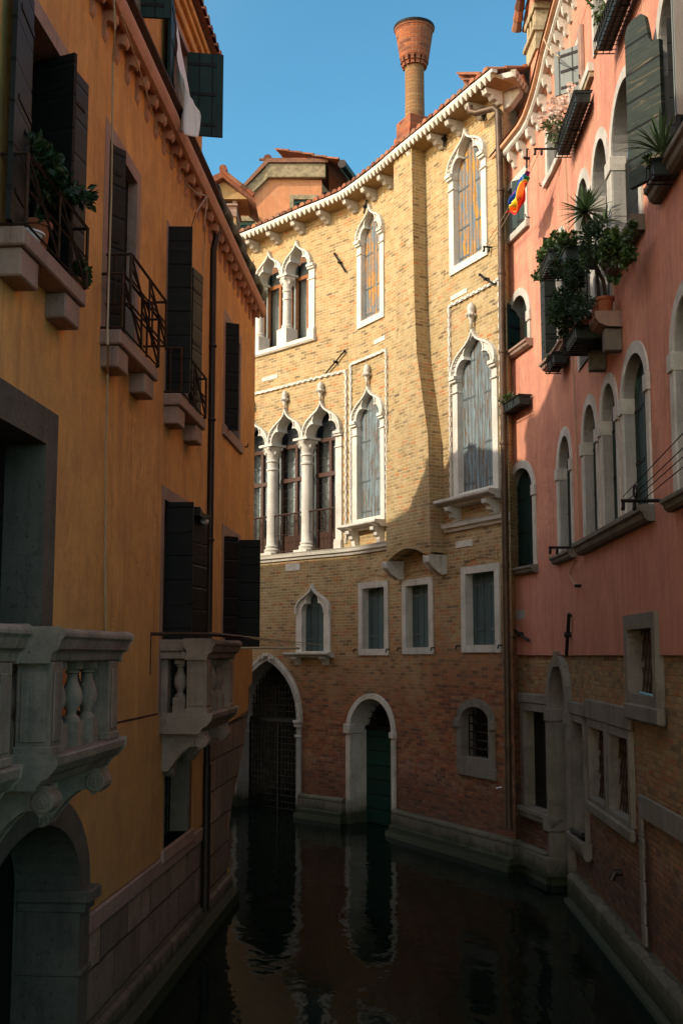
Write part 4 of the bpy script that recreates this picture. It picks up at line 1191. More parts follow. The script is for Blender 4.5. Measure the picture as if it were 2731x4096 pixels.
# small window with an iron grille under the far balcony
out = rect(8.46, 1.40, 10.02, 2.60); oh.append(rect(8.48, 1.40, 10.0, 2.58)); lh.append(rect(8.48, 1.30, 10.0, 2.58))
lw = frame(OCH, W, out, rect(8.58, 1.42, 9.84, 2.50), -.30, .02, 'grey', 'window', 'barred window low under the far balcony', .01)
m = MB(); m.box(W, 8.40, 10.10, 1.28, 1.42, -.2, .06); m.build('sill', M['rose'], lw, bevel=.01)
grille(lw, W, 8.58, 1.42, 9.84, 2.50, -.2, 8, 7, .012)
m = MB(); m.box(W, 8.5, 9.95, 1.3, 2.6, -.8, -.78); m.build('dark_room', M['void'], lw)
# arched water door at the near end
ao = archpoly(4.2, 1.43, -.3, 1.62, .86, 'round'); ai = archpoly(4.2, 1.15, -.3, 1.62, .64, 'round')
oh.append(archpoly(4.2, 1.41, -.3, 1.62, .84, 'round')); lh.append(archpoly(4.2, 1.41, -.3, 1.62, .84, 'round'))
ad = frame(OCH, W, ao, ai, -.55, .05, 'darkstone', 'water_door', 'arched water door at the near end of the base', .012)
m = MB()
for a, b in ((2.74, 3.08), (5.32, 5.67)):
    m.box(W, a, b, 1.50, 1.60, -.5, .14); m.box(W, a+.02, b-.02, 1.42, 1.50, -.48, .09); m.box(W, a+.02, b-.02, .92, .97, -.48, .075)
m.build('impost', M['darkstone'], ad, bevel=.012)
planks(ad, W, rect(3.0, -.3, 5.4, 2.35), -.5, 'darkshut', 'door_leaf', (), True, .06)
# facade stucco and stone base
UE0, UE1 = 12.55, UL
base_top = 1.36
st = [(-1, base_top), (10.80, base_top), (10.95, 2.45), (14.55, 2.62), (14.60, 3.0), (UL, 3.05), (UL, 9.5), (-1, 9.5)]
m = MB(); m.prism(W, st, -.0, .03, oh, grid=1.2, back=False, sides=False)
n = len(st)
for p, q in (((5.6, base_top), (8.46, base_top)), ((10.02, base_top), st[1]), (st[1], st[2]), (st[2], st[3])):
    m.f.append([m.W(W, *p, -.02), m.W(W, *q, -.02), m.W(W, *q, .03), m.W(W, *p, .03)])
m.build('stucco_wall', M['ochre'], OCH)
bs = [(-1, -.4), (12.9, -.4), (12.95, .9), (13.25, 1.3), (14.1, 1.9), (14.75, 2.5), (15.0, 3.06), (UL, 3.1), (UL, 3.3), (-1, 3.3)]
m = MB(); m.prism(W, bs, 0, 0, lh, grid=1.2)
for i in range(1, 7):    # worn corner turning back along the side canal
    p, q = bs[i], bs[i+1]
    a = W.at(p[0], p[1], 0); b = W.at(q[0], q[1], 0); k = Vector((-2.6, .9, 0))
    m.f.append([m.V(a, p), m.V(a+k, (p[0]+2.6, p[1])), m.V(b+k, (q[0]+2.6, q[1])), m.V(b, q)])
m.build('stone_base', M['base'], OCH)
m = MB(); m.extr(W, 5.65, 10.80, [(0, 1.16), (.03, 1.17), (.045, 1.33), (0, 1.35)]); m.build('base_course', M['rose'], OCH, bevel=.006)
m = MB(); m.extr(W, -1, 13.0, [(0, -.4), (.20, -.4), (.16, .14), (.06, .2), (0, .2)]); m.build('weed_band', M['algae'], OCH)
m = MB(); m.extr(W, 5.65, 13.0, [(0, .16), (.07, .16), (.05, .34), (0, .36)]); m.build('footing_course', M['base'], OCH, bevel=.01)
m = MB(); m.extr(W, 4.85, 8.1, [(.025, 2.875), (.034, 2.875), (.034, 2.893), (.025, 2.893)]); m.build('wall_groove', M['rust'], OCH)
# end wall, back and roof
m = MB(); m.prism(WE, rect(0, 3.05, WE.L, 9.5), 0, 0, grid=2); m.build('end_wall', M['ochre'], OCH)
m = MB(); a = W.at(-1, 0, 0); b = Vector((-11, 3.5, 0)); c = WE.at(WE.L, 0, 0)
for p, q in ((a, b), (b, c)): m.f.append([m.V((p.x, p.y, -.4)), m.V((q.x, q.y, -.4)), m.V((q.x, q.y, 9.5)), m.V((p.x, p.y, 9.5))])
m.build('rear_wall', M['ochre'], OCH)
tile_rows(OCH, W, 10.35, UL+.15, 9.56, .15, .30, 1.9)
m = MB(); m.box(W, -1.2, UL+.5, 9.42, 9.49, -11.6, -.02); m.build('roof_deck', M['tile'], OCH)
# eaves gutter: heavy half-round plaster moulding on scrolled corbels
g = [(.0, 9.40), (.03, 9.38), (.06, 9.32), (.10, 9.26), (.14, 9.235), (.18, 9.25), (.205, 9.31), (.205, 9.38), (.19, 9.44), (.15, 9.50), (.0, 9.53)]
m = MB(); m.extr(W, -1, UL+.06, g, 6); m.build('eaves_moulding', M['gutter'], OCH, smooth='auto')
m = MB(); m.extr(W, -1, 10.35, [(.12, 9.515), (.17, 9.495), (.22, 9.53), (.22, 9.56), (.12, 9.56)], 1); m.build('gutter_edge', M['rust'], OCH)
for i in range(34):
    u = 2.63+i*.401
    if u > UL-.05: break
    m = MB(); m.extr(W, u-.05, u+.05, [(0, 8.98), (.035, 8.985), (.055, 9.02), (.06, 9.06), (.05, 9.11), (.065, 9.145), (.10, 9.15), (.125, 9.13), (.145, 9.16), (.145, 9.22), (.10, 9.30), (0, 9.38)], 1)
    m.build('corbel', M['gutter'], OCH, bevel=.008)
# tall attic with its own windows
au = 10.22
oh2 = [rect(5.9, 9.95, 6.78, 10.95), rect(8.19, 9.77, 9.12, 10.82)]
m = MB(); m.prism(W, rect(-1, 9.5, au, 11.36), .0, .0, oh2, grid=1.2)
AE = Wall([tuple(W.at(au, 0, 0).xy), tuple((W.at(au, 0, 0)+Vector((-5.5, 1.2, 0))).xy)])
m.prism(AE, [(0, 9.5), (AE.L, 9.5), (AE.L, 12.4), (0, 11.36)], 0, 0, grid=1)
a_ = W.at(-1, 0, 0); b_ = a_+Vector((-5.5, 1.2, 0)); c_ = AE.at(AE.L, 0, 0)
for p, q, zz in ((a_, b_, 12.4), (b_, c_, 12.4)): m.f.append([m.V((p.x, p.y, 9.5)), m.V((q.x, q.y, 9.5)), m.V((q.x, q.y, zz)), m.V((p.x, p.y, zz if p is b_ else 11.36))])
m.build('attic_wall', M['ochre'], OCH)
m = MB()
for z0, z1, d in ((11.02, 11.10, .05), (11.10, 11.20, .03), (11.20, 11.28, .08), (11.28, 11.36, .12)): m.box(W, -1, au+.04, z0, z1, 0, d)
m.build('attic_cornice', M['ochre'], OCH, bevel=.01)
tile_rows(OCH, W, -1, 10.62, 11.40, .22, .34, 4.5, name='attic_roof')
for (u0, z0, u1, z1) in ((5.9, 9.95, 6.78, 10.95), (8.19, 9.77, 9.12, 10.82)):
    wf = frame(OCH, W, rect(u0-.08, z0-.1, u1+.08, z1+.08), rect(u0, z0, u1, z1), -.2, .03, 'rose', 'attic_window')
    m = MB(); m.box(W, u0-.1, u1+.1, z0-.2, z1+.2, -.7, -.68); m.build('dark_room', M['void'], wf)
    leaf_open(wf, W, u1+.0, z0+.02, z1+.03, .30 if u0 < 8 else .44, 80 if u0 < 8 else 76, 1, 'leafshut', .02)
    leaf_open(wf, W, u0-.0, z0+.02, z1+.03, .40, 6, -1, 'leafshut', .05)
for p in ((890, 250), (1030, 560), (1165, 855)):
    u, z = K(W, A1(*p)); m = MB(); m.tube([W.at(u, z, -.02), W.at(u, z, .06), W.at(u, z-.05, .065)], .012, 5); m.build('shutter_hook', M['iron'], OCH)
u, z = K(W, A2(1385, 838)); m = MB(); m.tube([W.at(u, z, -.02), W.at(u, z, .08), W.at(u, z+.05, .085)], .012, 5); m.build('shutter_hook', M['iron'], OCH)
# iron balconies
def iron_balcony(u0, u1, double=False, dp=.22):
    m = MB(); m.box(W, u0, u1, 6.22, 6.35, 0, dp)
    b = m.build('balcony', M['rose'], OCH, bevel=.012)
    for uu in (u0+.04, u1-.42):
        k = MB(); k.box(W, uu, uu+.36, 6.02, 6.218, 0, dp*.86); k.build('bracket', M['rose'], b, bevel=.012)
    r = MB(); zt = 6.86; o = dp+.07; L = u1-u0; q = .011
    def pn(z0, z1, ua, ub, d):
        r.bar(W, (ua, z1, d), (ub, z1, d), .016); r.bar(W, (ua, z0, d), (ub, z0, d), .012)
        zm = z0+(z1-z0)*.5
        n = 2
        for i in range(n):
            a = ua+(ub-ua)*i/n; c = ua+(ub-ua)*(i+1)/n
            r.bar(W, (a, z1, d), (c, z0, d), q); r.bar(W, (a, zm, d), (c, zm, d), q)
            r.bar(W, (a, z0+(z1-z0)*.75, d), (c, zm-.1, d), q*.9)
            r.bar(W, (c, z0, d), (c, z1, d), q)
        r.bar(W, (ua, z0, d), (ua, z1, d), .014); r.bar(W, (ub, z0, d), (ub, z1, d), .014)
        for e in (ua, ub):
            r.bar(W, (e, z1, 0), (e, z1, d), .014); r.bar(W, (e, z0, 0), (e, z0, d), .012); r.bar(W, (e, z0, d*.45), (e, z1, d*.45), .011)
    pn(6.37, zt, u0+.02, u1-.02, dp)
    if double:
        pn(6.62, 7.08, u0+.14, u1+.12, dp+.04)
        r.bar(W, (u0+.1, 7.08, 0), (u0+.1, 7.08, -.02), .012); r.bar(W, (u0+.1, 7.2, .02), (u0+.1, 6.5, .02), .01)
    r.build('railing', M['rust'], b)
    return b
iron_balcony(3.05, 4.50)
iron_balcony(5.56, 7.03, True)
iron_balcony(8.10, 9.60)
# stone balconies with turned balusters
def stone_balcony(u0, u1, n, nb=3, dp=.53):
    zs, zr = 2.88, 3.66
    m = MB(); m.extr(W, u0-.02, u1+.02, [(0, 2.68), (dp-.08, 2.68), (dp-.04, 2.74), (dp+.0, 2.76), (dp+.05, 2.82), (dp+.06, zs), (0, zs)], 1)
    b = m.build('balcony', M['bal'], OCH, bevel=.012)
    r = MB(); r.extr(W, u0-.05, u1+.05, [(dp-.22, 3.46), (dp-.0, 3.46), (dp+.01, 3.52), (dp+.05, 3.54), (dp+.07, 3.60), (dp+.09, 3.62), (dp+.09, zr-.01), (dp+.06, zr+.01), (dp-.24, zr+.01), (dp-.24, 3.6), (dp-.2, 3.54)], 1)
    for e, s in ((u0, 1), (u1, -1)):
        a, c = (e-.05, e+.20) if s > 0 else (e-.20, e+.05)
        r.box(W, a, c, 3.46, 3.54, 0, dp-.225); r.box(W, a-.03, c+.03, 3.542, zr+.008, 0, dp-.245)
    r.build('handrail', M['bal'], b, bevel=.01)
    pz = []
    for e in (u0+.13, u1-.13):
        p = MB(); p.box(W, e-.12, e+.12, zs, 3.458, dp-.22, dp); p.box(W, e-.08, e+.08, zs+.08, 3.40, dp, dp+.012); p.box(W, e-.132, e+.132, zs+.002, zs+.055, dp-.23, dp+.014)
        sd = -1 if e < (u0+u1)/2 else 1
        p.box(W, e+sd*.12, e+sd*.132, zs+.08, 3.40, dp-.19, dp-.03)
        p.build('pilaster', M['bal'], b, bevel=.01)
        p = MB(); p.box(W, e-.10, e+.10, zs, 3.458, 0, .10); p.build('pilaster', M['bal'], b, bevel=.01)
    h = 3.458-zs
    def bal(u, d):
        c = W.at(u, zs, d); p = MB(); s = .068
        lw = Wall([tuple(W.at(u-s, 0, d+s).xy), tuple(W.at(u+s, 0, d+s).xy)])
        p.box(lw, 0, 2*s, zs, zs+.17, -2*s, 0); p.box(lw, .01, 2*s-.01, 3.405, 3.457, -2*s+.01, -.01)
        p.lathe(c, [(.058, .17), (.058, .19), (.034, .215), (.036, .235), (.066, .29), (.074, .335), (.062, .39), (.038, .45), (.034, .49), (.05, .50), (.05, .51), (.04, .52), (.048, .53)], 18)
        p.build('baluster', M['bal'], b, smooth='auto')
    for i in range(nb): bal(u0+.26+(u1-u0-.52)*(i+.5)/nb, dp-.11)
    for e in (u0+.12, u1-.12): bal(e, dp*.42)
    # scrolled brackets
    for e in (u0+.22, u1-.22):
        k = MB(); pr = [(0, 2.678), (dp*.92, 2.678), (dp*.95, 2.60), (dp*.93, 2.53), (dp*.84, 2.50), (dp*.75, 2.54), (dp*.62, 2.53), (dp*.45, 2.46), (dp*.30, 2.36), (dp*.20, 2.28), (0, 2.25)]
        k.extr(W, e-.09, e+.09, pr, 1)
        for (dd, zz, rr) in ((dp*.86, 2.585, .075), (dp*.13, 2.31, .055)):
            for r0 in (1, .6, .25):
                k.tube([W.at(e-.10-.012*(1.2-r0), zz, dd), W.at(e+.10+.012*(1.2-r0), zz, dd)], rr*r0, 16)
        k.build('scroll_bracket', M['bal'], b, bevel=.008)
    return b
stone_balcony(2.92, 4.56, 0)
stone_balcony(.55, 2.24, 0)
stone_balcony(8.22, 9.98, 0, 3)
# rolled stone end by the low window
m = MB(); c = K(W, A3(940, 950), .12)
for r0, e in ((.085, 0), (.055, .02)): m.tube([W.at(8.62-e, c[1], .02), W.at(8.62-e, c[1], .12)], r0, 18)
m.build('stone_volute', M['bal'], OCH)
# drain pipe
up = K(W, A2(1197, 1400), .07)[0]
m = MB(); m.tube([W.at(up-.02, 9.25, .12), W.at(up-.02, 9.1, .1), W.at(up-.02, 8.9, .07)]+[W.at(up, z, .07) for z in (7, 5, 3, 2.0)], .045, 10)
m.tube([W.at(up, z, .07) for z in (2.1, 1.2, .3)], .058, 10)
for z in (7.6, 6.6, 5.0, 3.3, 2.1, 1.95, .9): m.lathe(W.at(up, z, .07), [(.055, -.02), (.063, 0), (.055, .02)], 10)
m.build('drain_pipe', M['pipe'], OCH, smooth='auto')

# ------------------------------------------------------------------ things on the ochre house
# clothes-line bracket over the far balcony
m = MB()
m.bar(W, (7.72, 3.74, .02), (7.72, 3.30, .02), .02); m.bar(W, (7.72, 3.72, .02), (7.78, 3.72, .62), .018); m.bar(W, (7.78, 3.72, .62), (9.9, 3.72, .66), .022)
lb = m.build('line_bracket', M['rust']); tag(lb, 'rusty iron clothes-line bracket above the far stone balcony', 'bracket')
m = MB()
for k in range(3): m.tube([W.at(9.8-.1*k, 3.72, .66+.04*k), W.at(12.5, 3.70, .62+.16*k), W.at(14.8, 3.66, .6+.3*k)], .006, 4)
m.bar(W, (12.3, 3.60, 0), (12.3, 3.60, 1.1), .018)
tag(m.build('clothes_line', M['cable']), 'slack clothes line strung past the far shutters of the ochre house', 'clothes line')
# pale cables
def cable(pts, r, label, name='cable', mat='cable'):
    m = MB(); m.tube(pts, r, 5); return tag(m.build(name, M[mat]), label, 'cable')
def cp(p, d): 
    u, z = K(W, p, d); return W.at(u, z, d)
cable([cp(A1(700, 0), .215), cp(A1(706, 180), .215), cp(A1(692, 380), .14), cp(A1(688, 900), .12), cp(A1(684, 1200), .1), cp(A1(668, 1700), .1), cp(A1(660, 1990), .26), cp(A2(616, 250), .28), cp(A2(616, 420), .12), cp(A2(602, 860), .06), cp(A2(603, 1200), .05), cp(A2(598, 1500), .05), cp(A2(606, 1885), .05)], .009, 'long pale cable hanging down the ochre wall past the middle iron balcony')
cable([cp(A1(745, 90), .215), cp(A1(815, 310), .215), cp(A1(880, 500), .19), cp(A1(935, 700), .16), cp(A1(1000, 870), .13), cp(A1(1070, 1010), .13), cp(A1(1150, 1130), .15), cp(A1(1200, 1180), .2), cp(A1(1268, 1200), .22)], .008, 'pale cable looping along the corbels of the ochre eaves')
cable([cp(A1(1268, 1200), .22), cp(A1(1200, 1300), .25), cp(A1(1170, 1400), .06), cp(A1(1165, 1600), .05)], .007, 'short cable dropping left from the eaves of the ochre house')
cable([cp(A1(1270, 1205), .22), cp(A1(1252, 1380), .2), cp(A1(1255, 1480), .06), cp(A1(1240, 1700), .05), cp(A1(1203, 1950), .05)], .007, 'thin cable dropping beside the drain pipe of the ochre house')
# black tarpaulin rolled along the roof edge
m = MB(); rnd = random.Random(3)
pts = []; rr = []
for i in range(40):
    t = i/39; pts.append(W.at(10.25+(UL+.08-10.25)*t, 9.58+rnd.uniform(-.01, .01)+.03*math.sin(t*40), .15+rnd.uniform(-.01, .01))); rr.append(.075+.012*math.sin(i*1.7)+rnd.uniform(-.006, .006))
m.tube(pts, .09, 9, rr); tag(m.build('rolled_tarpaulin', M['tarp'], smooth=True), 'black tarpaulin rolled along the far roof edge of the ochre house', 'tarpaulin')
# sheet hung from the attic window to the open leaf
P4 = [W.at(8.24, 10.78, .06), cp(A1(1092, 400), .14), cp(A1(1150, 560), .27), cp(A1(1232, 708), .43)]
Q4 = [W.at(8.24, 9.80, .23), cp(A1(1105, 760), .16), cp(A1(1130, 800), .27), cp(A1(1222, 842), .42)]
def curve(P, t):
    k = min(len(P)-2, int(t*(len(P)-1))); f = t*(len(P)-1)-k; return P[k].lerp(P[k+1], f)
m = MB(); N, Mm = 28, 22; ids = []
for i in range(N+1):
    row = []
    for j in range(Mm+1):
        a = curve(P4, i/N); b = curve(Q4, i/N); t = j/Mm
        p = a.lerp(b, t); f = .016*math.sin(i*.55+j*.12)*(.3+.7*t)+.007*math.sin(i*1.5-j*.2)
        p = p+W.nrm(8)*f+Vector((0, f*.6, -.05*math.sin(PI*i/N)*t)); row.append(m.V(p))
    ids.append(row)
for i in range(N):
    for j in range(Mm): m.f.append([ids[i][j], ids[i][j+1], ids[i+1][j+1], ids[i+1][j]])
o = m.build('bed_sheet', M['cloth'], smooth=True); sd = o.modifiers.new('s', 'SOLIDIFY'); sd.thickness = .004
tag(o, 'white sheet knotted to an open green shutter at the attic window', 'sheet')
# white lamp by the lower shutter
u, z = K(W, A2(1160, 1262), .14)
lamp = empty('spot_lamp', W.at(u, z, .1), 'small white spotlight under a tilted plate beside the lower dark shutters', 'lamp')
m = MB(); c = W.at(u, z, .16); t = W.tan(u); t3 = Vector((t.x, t.y, 0)); m.tube([c-t3*.10, c+t3*.02, c+t3*.03], .045, 14, [.04, .045, .03]); m.build('lamp_body', M['cloth'], lamp, smooth='auto')
m = MB(); m.tube([W.at(u-.05, z, 0), W.at(u-.05, z, .12)], .01, 6); m.build('lamp_arm', M['iron'], lamp)
pl = K(W, A2(1085, 1180), .1); pr = K(W, A2(1190, 1240), .2)
m = MB(); m.prism(W, [(pl[0], pl[1]), (pl[0]+.25, pl[1]-.05), (pr[0], pr[1]+.03), (pr[0], pr[1]+.0), (pl[0]+.2, pl[1]-.11), (pl[0], pl[1]-.1)], .03, .22); m.build('lamp_hood', M['iron'], lamp)
# plants on the near iron balcony
def potted(name, c, r, h, label, cat, potmat, fols, group=None):
    o = empty(name, c, label, cat, group); c = Vector(c); m = MB()
    m.lathe(c, [(r*.72, 0), (r*.95, h*.82), (r*1.08, h*.83), (r*1.1, h), (r*.95, h), (r*.9, h*.9), (.01, h*.88)], 20); m.build('pot', M[potmat], o, smooth='auto')
    for f in fols: f(o, c+Vector((0, 0, h*.9)))
    return o
def bush(o, c, h, rad, n, size, mat, seed, trunk=True):
    rnd = random.Random(seed)
    if trunk:
        m = MB(); top = c+Vector((rnd.uniform(-.03, .03), 0, h))
        m.tube([c, c.lerp(top, .5)+Vector((.02, .01, 0)), top], .012, 6, [.016, .012, .008])
        for k in range(7):
            a = k*2.4; s = c.lerp(top, .45+.07*k); m.tube([s, s+Vector((math.cos(a)*rad[0]*.7, math.sin(a)*rad[1]*.7, rad[2]*.5))], .005, 4)
        m.build('stem', M['bark'], o)
    foliage('foliage', o, c+Vector((0, 0, h)), rad, n, size, mat, seed=seed)
q = K(W, A1(240, 1440), .12); c1 = W.at(q[0]-.05, 6.36, .10)
potted('potted_citrus', c1, .12, .20, 'leafy citrus bush in a terracotta pot on the near iron balcony', 'plant', 'terra', [lambda o, c: bush(o, c, .42, (.16, .40, .17), 560, .075, 'leafd', 5)])
q2 = K(W, A1(400, 1080), .2)
foliage('foliage', bpy.data.objects['potted_citrus'], W.at(q2[0]+.1, q2[1]-.02, .20), (.12, .44, .12), 330, .075, 'leafd', seed=9)
potted('white_bowl', W.at(3.42, 6.36, .11), .11, .07, 'white enamel bowl with brown dried stems at the near corner of the iron balcony', 'bowl', 'cloth', [lambda o, c: foliage('dried_stems', o, c+Vector((0, 0, .1)), (.09, .12, .09), 120, .04, 'leafd', seed=2)])
potted('succulent_pot', W.at(4.52, 6.36, .13), .065, .10, 'small pot of trailing succulents at the far corner of the near iron balcony', 'plant', 'terra', [lambda o, c: foliage('foliage', o, c+Vector((0, 0, .08)), (.08, .14, .12), 190, .05, 'leafg', 'fat', seed=4)])
# yellow prow just showing past the base corner
bc = at_y(A3(1272, 1392), 19.2)
bt = empty('yellow_buoy', (bc.x-.1, bc.y, .0), 'bright yellow float tied at the water behind the stone corner', 'float')
m = MB(); m.lathe((bc.x-.16, bc.y, 0), [(.06, -.1), (.15, 0), (.17, .1), (.10, .22), (.03, .26)], 14); m.build('float_body', mat_plain('yellow_paint', (.62, .40, .02), .5, 0, .2), bt, smooth=True)
m = MB(); m.tube([(bc.x-.16, bc.y, .26), (bc.x-.16, bc.y+.1, .36), (bc.x-.3, bc.y+.3, .4)], .01, 5); m.build('rope', M['cable'], bt)

# ================================================================== houses behind
def box_house(name, x0, x1, y0, y1, zA, zB, mat, label):
    """house block whose eaves run from height zA (near) to zB (far)"""
    o = empty(name, ((x0+x1)/2, (y0+y1)/2, 0), label, 'house'); m = MB()
    P = [(x0, y0), (x1, y0), (x1, y1), (x0, y1)]; Z = [zA, zA, zB, zB]
    for i in range(4):
        p, q = P[i], P[(i+1) % 4]; m.f.append([m.V((*p, -.4)), m.V((*q, -.4)), m.V((*q, Z[(i+1) % 4])), m.V((*p, Z[i]))])
    m.build('wall', M[mat], o); m = MB(); e = .25
    P = [(x0-e, y0-e), (x1+e, y0-e), (x1+e, y1+e), (x0-e, y1+e)]
    m.f.append([m.V((*P[i], Z[i]+.02)) for i in range(4)]); m.f.append([m.V((*P[i], Z[i]+.14)) for i in range(4)])
    for i in range(4):
        j = (i+1) % 4; m.f.append([m.V((*P[i], Z[i]+.02)), m.V((*P[j], Z[j]+.02)), m.V((*P[j], Z[j]+.14)), m.V((*P[i], Z[i]+.14))])
    m.build('roof', M['tile'], o); return o
rh = box_house('shadow_house', -9.5, -6.0, 12.4, 28, 13.65, 6.8, 'ochre', 'unseen ochre house added behind the left bank, its tiled roof sloped to cast shadow')  # added out of view; roof slope shaped to cast the shadow across the facades
m = MB(); cw = Wall([(-6.55, 14.5), (-6.1, 14.5)]); m.box(cw, 0, .45, 12.3, 13.2, -.6, 0); m.box(cw, -.06, .51, 13.2, 13.3, -.66, .06); m.build('chimney', M['brick_red'], rh)  # chimney added for the peak in the shadow on the pink wall
def A12(x, y): return (700+x/1.96, 600+y/1.96)
# orange gabled house
Yg = 34.
def G(x, y, dy=0): return at_y(A12(x, y), Yg+dy)
OR = empty('orange_house', (G(750, 500).x, Yg, 0), 'orange house with a gable and weathered beam rising behind the palace eaves', 'house')
gl, gp, gr, gre = G(470, 485), G(735, 225), G(1150, 235), G(1150, 400)
GW = Wall([(gl.x, Yg), (gr.x, Yg-.0)])
gu = lambda p: p.x-gl.x
wz = G(640, 600)
sh1 = (gu(G(930, 460)), G(930, 500).z, gu(G(1085, 460)), G(1000, 390).z); sh2 = (gu(G(485, 640))-.4, G(500, 690).z, gu(G(628, 600)), G(600, 560).z)
m = MB(); m.prism(GW, [(-3, 8), (gu(gr), 8), (gu(gr), gr.z), (gu(gp), gp.z), (gu(gl), gl.z), (-3, gl.z-2.5)], 0, 0, [rect(*sh1), rect(*sh2)], grid=2)
m.build('wall', M['orange'], OR)
m = MB(); m.box(GW, gu(gp)-.1, gu(gr)+.12, gp.z-.02, gp.z+.42, .0, .16); m.build('beam', M['beam'], OR, bevel=.02)
m = MB(); m.prism(GW, [(gu(gl)-2, gl.z-1.7), (gu(gl), gl.z), (gu(gp), gp.z+.0), (gu(gp), gp.z+.38), (gu(gl)-.1, gl.z+.25), (gu(gl)-2, gl.z-1.45)], .0, .14); m.build('verge_board', M['beam'], OR, bevel=.02)
m = MB()
m.prism(GW, [(gu(gl)-2, gl.z-1.44), (gu(gl)-.1, gl.z+.26), (gu(gp), gp.z+.43), (gu(gr)+.2, gp.z+.43), (gu(gr)+.2, gp.z+.53), (gu(gp)-.05, gp.z+.55), (gu(gl)-.1, gl.z+.36), (gu(gl)-2, gl.z-1.34)], -6, .22)
for i in range(9): 
    u = gu(gp)+(gu(gr)+.1-gu(gp))*i/8; m.tube([GW.at(u-.28, gp.z+.555, .12), GW.at(u+.28, gp.z+.545, .12)], .055, 8, [.045, .065])
m.tube([GW.at(gu(gp)-.02, gp.z+.55, .22), GW.at(gu(gp)-.02, gp.z+.60, -.6)], .13, 10)
m.build('roof', M['tile'], OR)
SD = Wall([(gr.x, Yg), (gr.x+1.6, Yg+5)])
m = MB(); m.prism(SD, rect(0, 8, SD.L, gr.z-.1), 0, 0, grid=2); m.build('wall', M['orange'], OR)
tile_rows(OR, SD, -.3, SD.L, gp.z+.40, .62, .3, 2.0)
m = MB(); m.tube([SD.at(-.25, gp.z+.28, .72), SD.at(SD.L, gp.z+.15, .72)], .13, 10); m.tube([SD.at(1.6, gp.z+.2, .7), SD.at(1.5, gp.z-.4, .4), SD.at(1.3, gp.z-.6, .15), SD.at(1.3, gp.z-2, .12)], .08, 8); m.build('gutter', M['pipe'], OR, smooth='auto')
m = MB()
for i in range(3): m.box(SD, .2+i*.5, .34+i*.5, gp.z-.55, gp.z-.35, 0, .6)
m.box(SD, .1, 1.8, gp.z-.72, gp.z-.56, .1, .3); m.build('rafter', M['darkwood'], OR)
for s_ in (sh1, sh2):
    u0, z0, u1, z1 = s_; wf = frame(OR, GW, rect(u0-.12, z0-.1, u1+.12, z1+.14), rect(u0, z0, u1, z1), -.15, .05, 'beam', 'window')
    m = MB(); m.box(GW, u0, u0+.09, z0, z1, -.1, -.04); m.box(GW, u1-.09, u1, z0, z1, -.1, -.04); m.box(GW, u0, u1, z1-.09, z1, -.1, -.041); n = 14
    for i in range(n):
        zz = z0+(z1-z0-.1)*i/n; m.f.append([m.W(GW, u0+.08, zz, -.04), m.W(GW, u1-.08, zz, -.04), m.W(GW, u1-.08, zz+(z1-z0)/n*1.05, -.09), m.W(GW, u0+.08, zz+(z1-z0)/n*1.05, -.09)])
    m.build('louvred_shutter', mat_plain('louvre_green', (.07, .13, .11), .6, 0, .2) if s_ is sh1 else bpy.data.materials['louvre_green'], wf)
    m = MB(); m.box(GW, u0-.1, u1+.1, z0-.1, z1+.1, -.3, -.28); m.build('dark_room', M['void'], wf)
# small tower chimney on the left
Yt = 30.
def T(x, y): return at_y(A12(x, y), Yt)
TC = empty('tower_chimney', (T(415, 500).x, Yt, 8), 'small square chimney house with a little tiled gable behind the ochre roof', 'chimney')
a, b = T(330, 540), T(478, 540); w_ = b.x-a.x
TW = Wall([(a.x-.45, Yt), (b.x, Yt)]); L = TW.L
m = MB(); m.box(TW, 0, L, 6, T(400, 525).z, -1, 0); m.build('wall', mat_stucco('pale_ochre', (.50, .33, .15), (.45, .28, .12), (.4, .26, .13), (.25, .15, .08), .4), TC)
m = MB(); zc = T(400, 525).z; m.box(TW, -.03, L+.03, zc, zc+.28, -1.03, .04); m.box(TW, -.03, L+.06, zc+.28, zc+.34, -1.1, .10)
zt = T(400, 395).z
for u in (0, L*.45, L-.1): m.box(TW, u, u+.12, zc+.34, zt, -.9, 0)
m.build('open_stage', M['rose'], TC, bevel=.01)
m = MB(); m.box(TW, .02, L-.02, zc+.3, zt, -.7, -.6); m.build('dark_stage', M['void'], TC)
pk = T(385, 300); m = MB(); m.prism(TW, [(-.3, zt), (L+.3, zt), (pk.x-TW.P[0].x+.0, pk.z+.15)], -1.1, .1); m.build('gable', bpy.data.materials['pale_ochre'], TC)
m = MB(); c_ = pk.x-TW.P[0].x
m.prism(TW, [(-.5, zt-.05), (c_, pk.z+.18), (L+.55, zt-.2), (L+.5, zt+.05), (c_, pk.z+.36), (-.5, zt+.12)], -1.3, .3)
m.tube([TW.at(c_, pk.z+.42, .32), TW.at(c_, pk.z+.42, -.9)], .11, 10)
for k in range(5):
    t = k/5; m.tube([TW.at(c_+(L+.5-c_)*t, pk.z+.34+(zt-.02-pk.z-.3)*t, .33), TW.at(c_+(L+.5-c_)*(t+.2), pk.z+.34+(zt-.02-pk.z-.3)*(t+.2), .33)], .06, 7)
m.build('roof', M['tile'], TC)
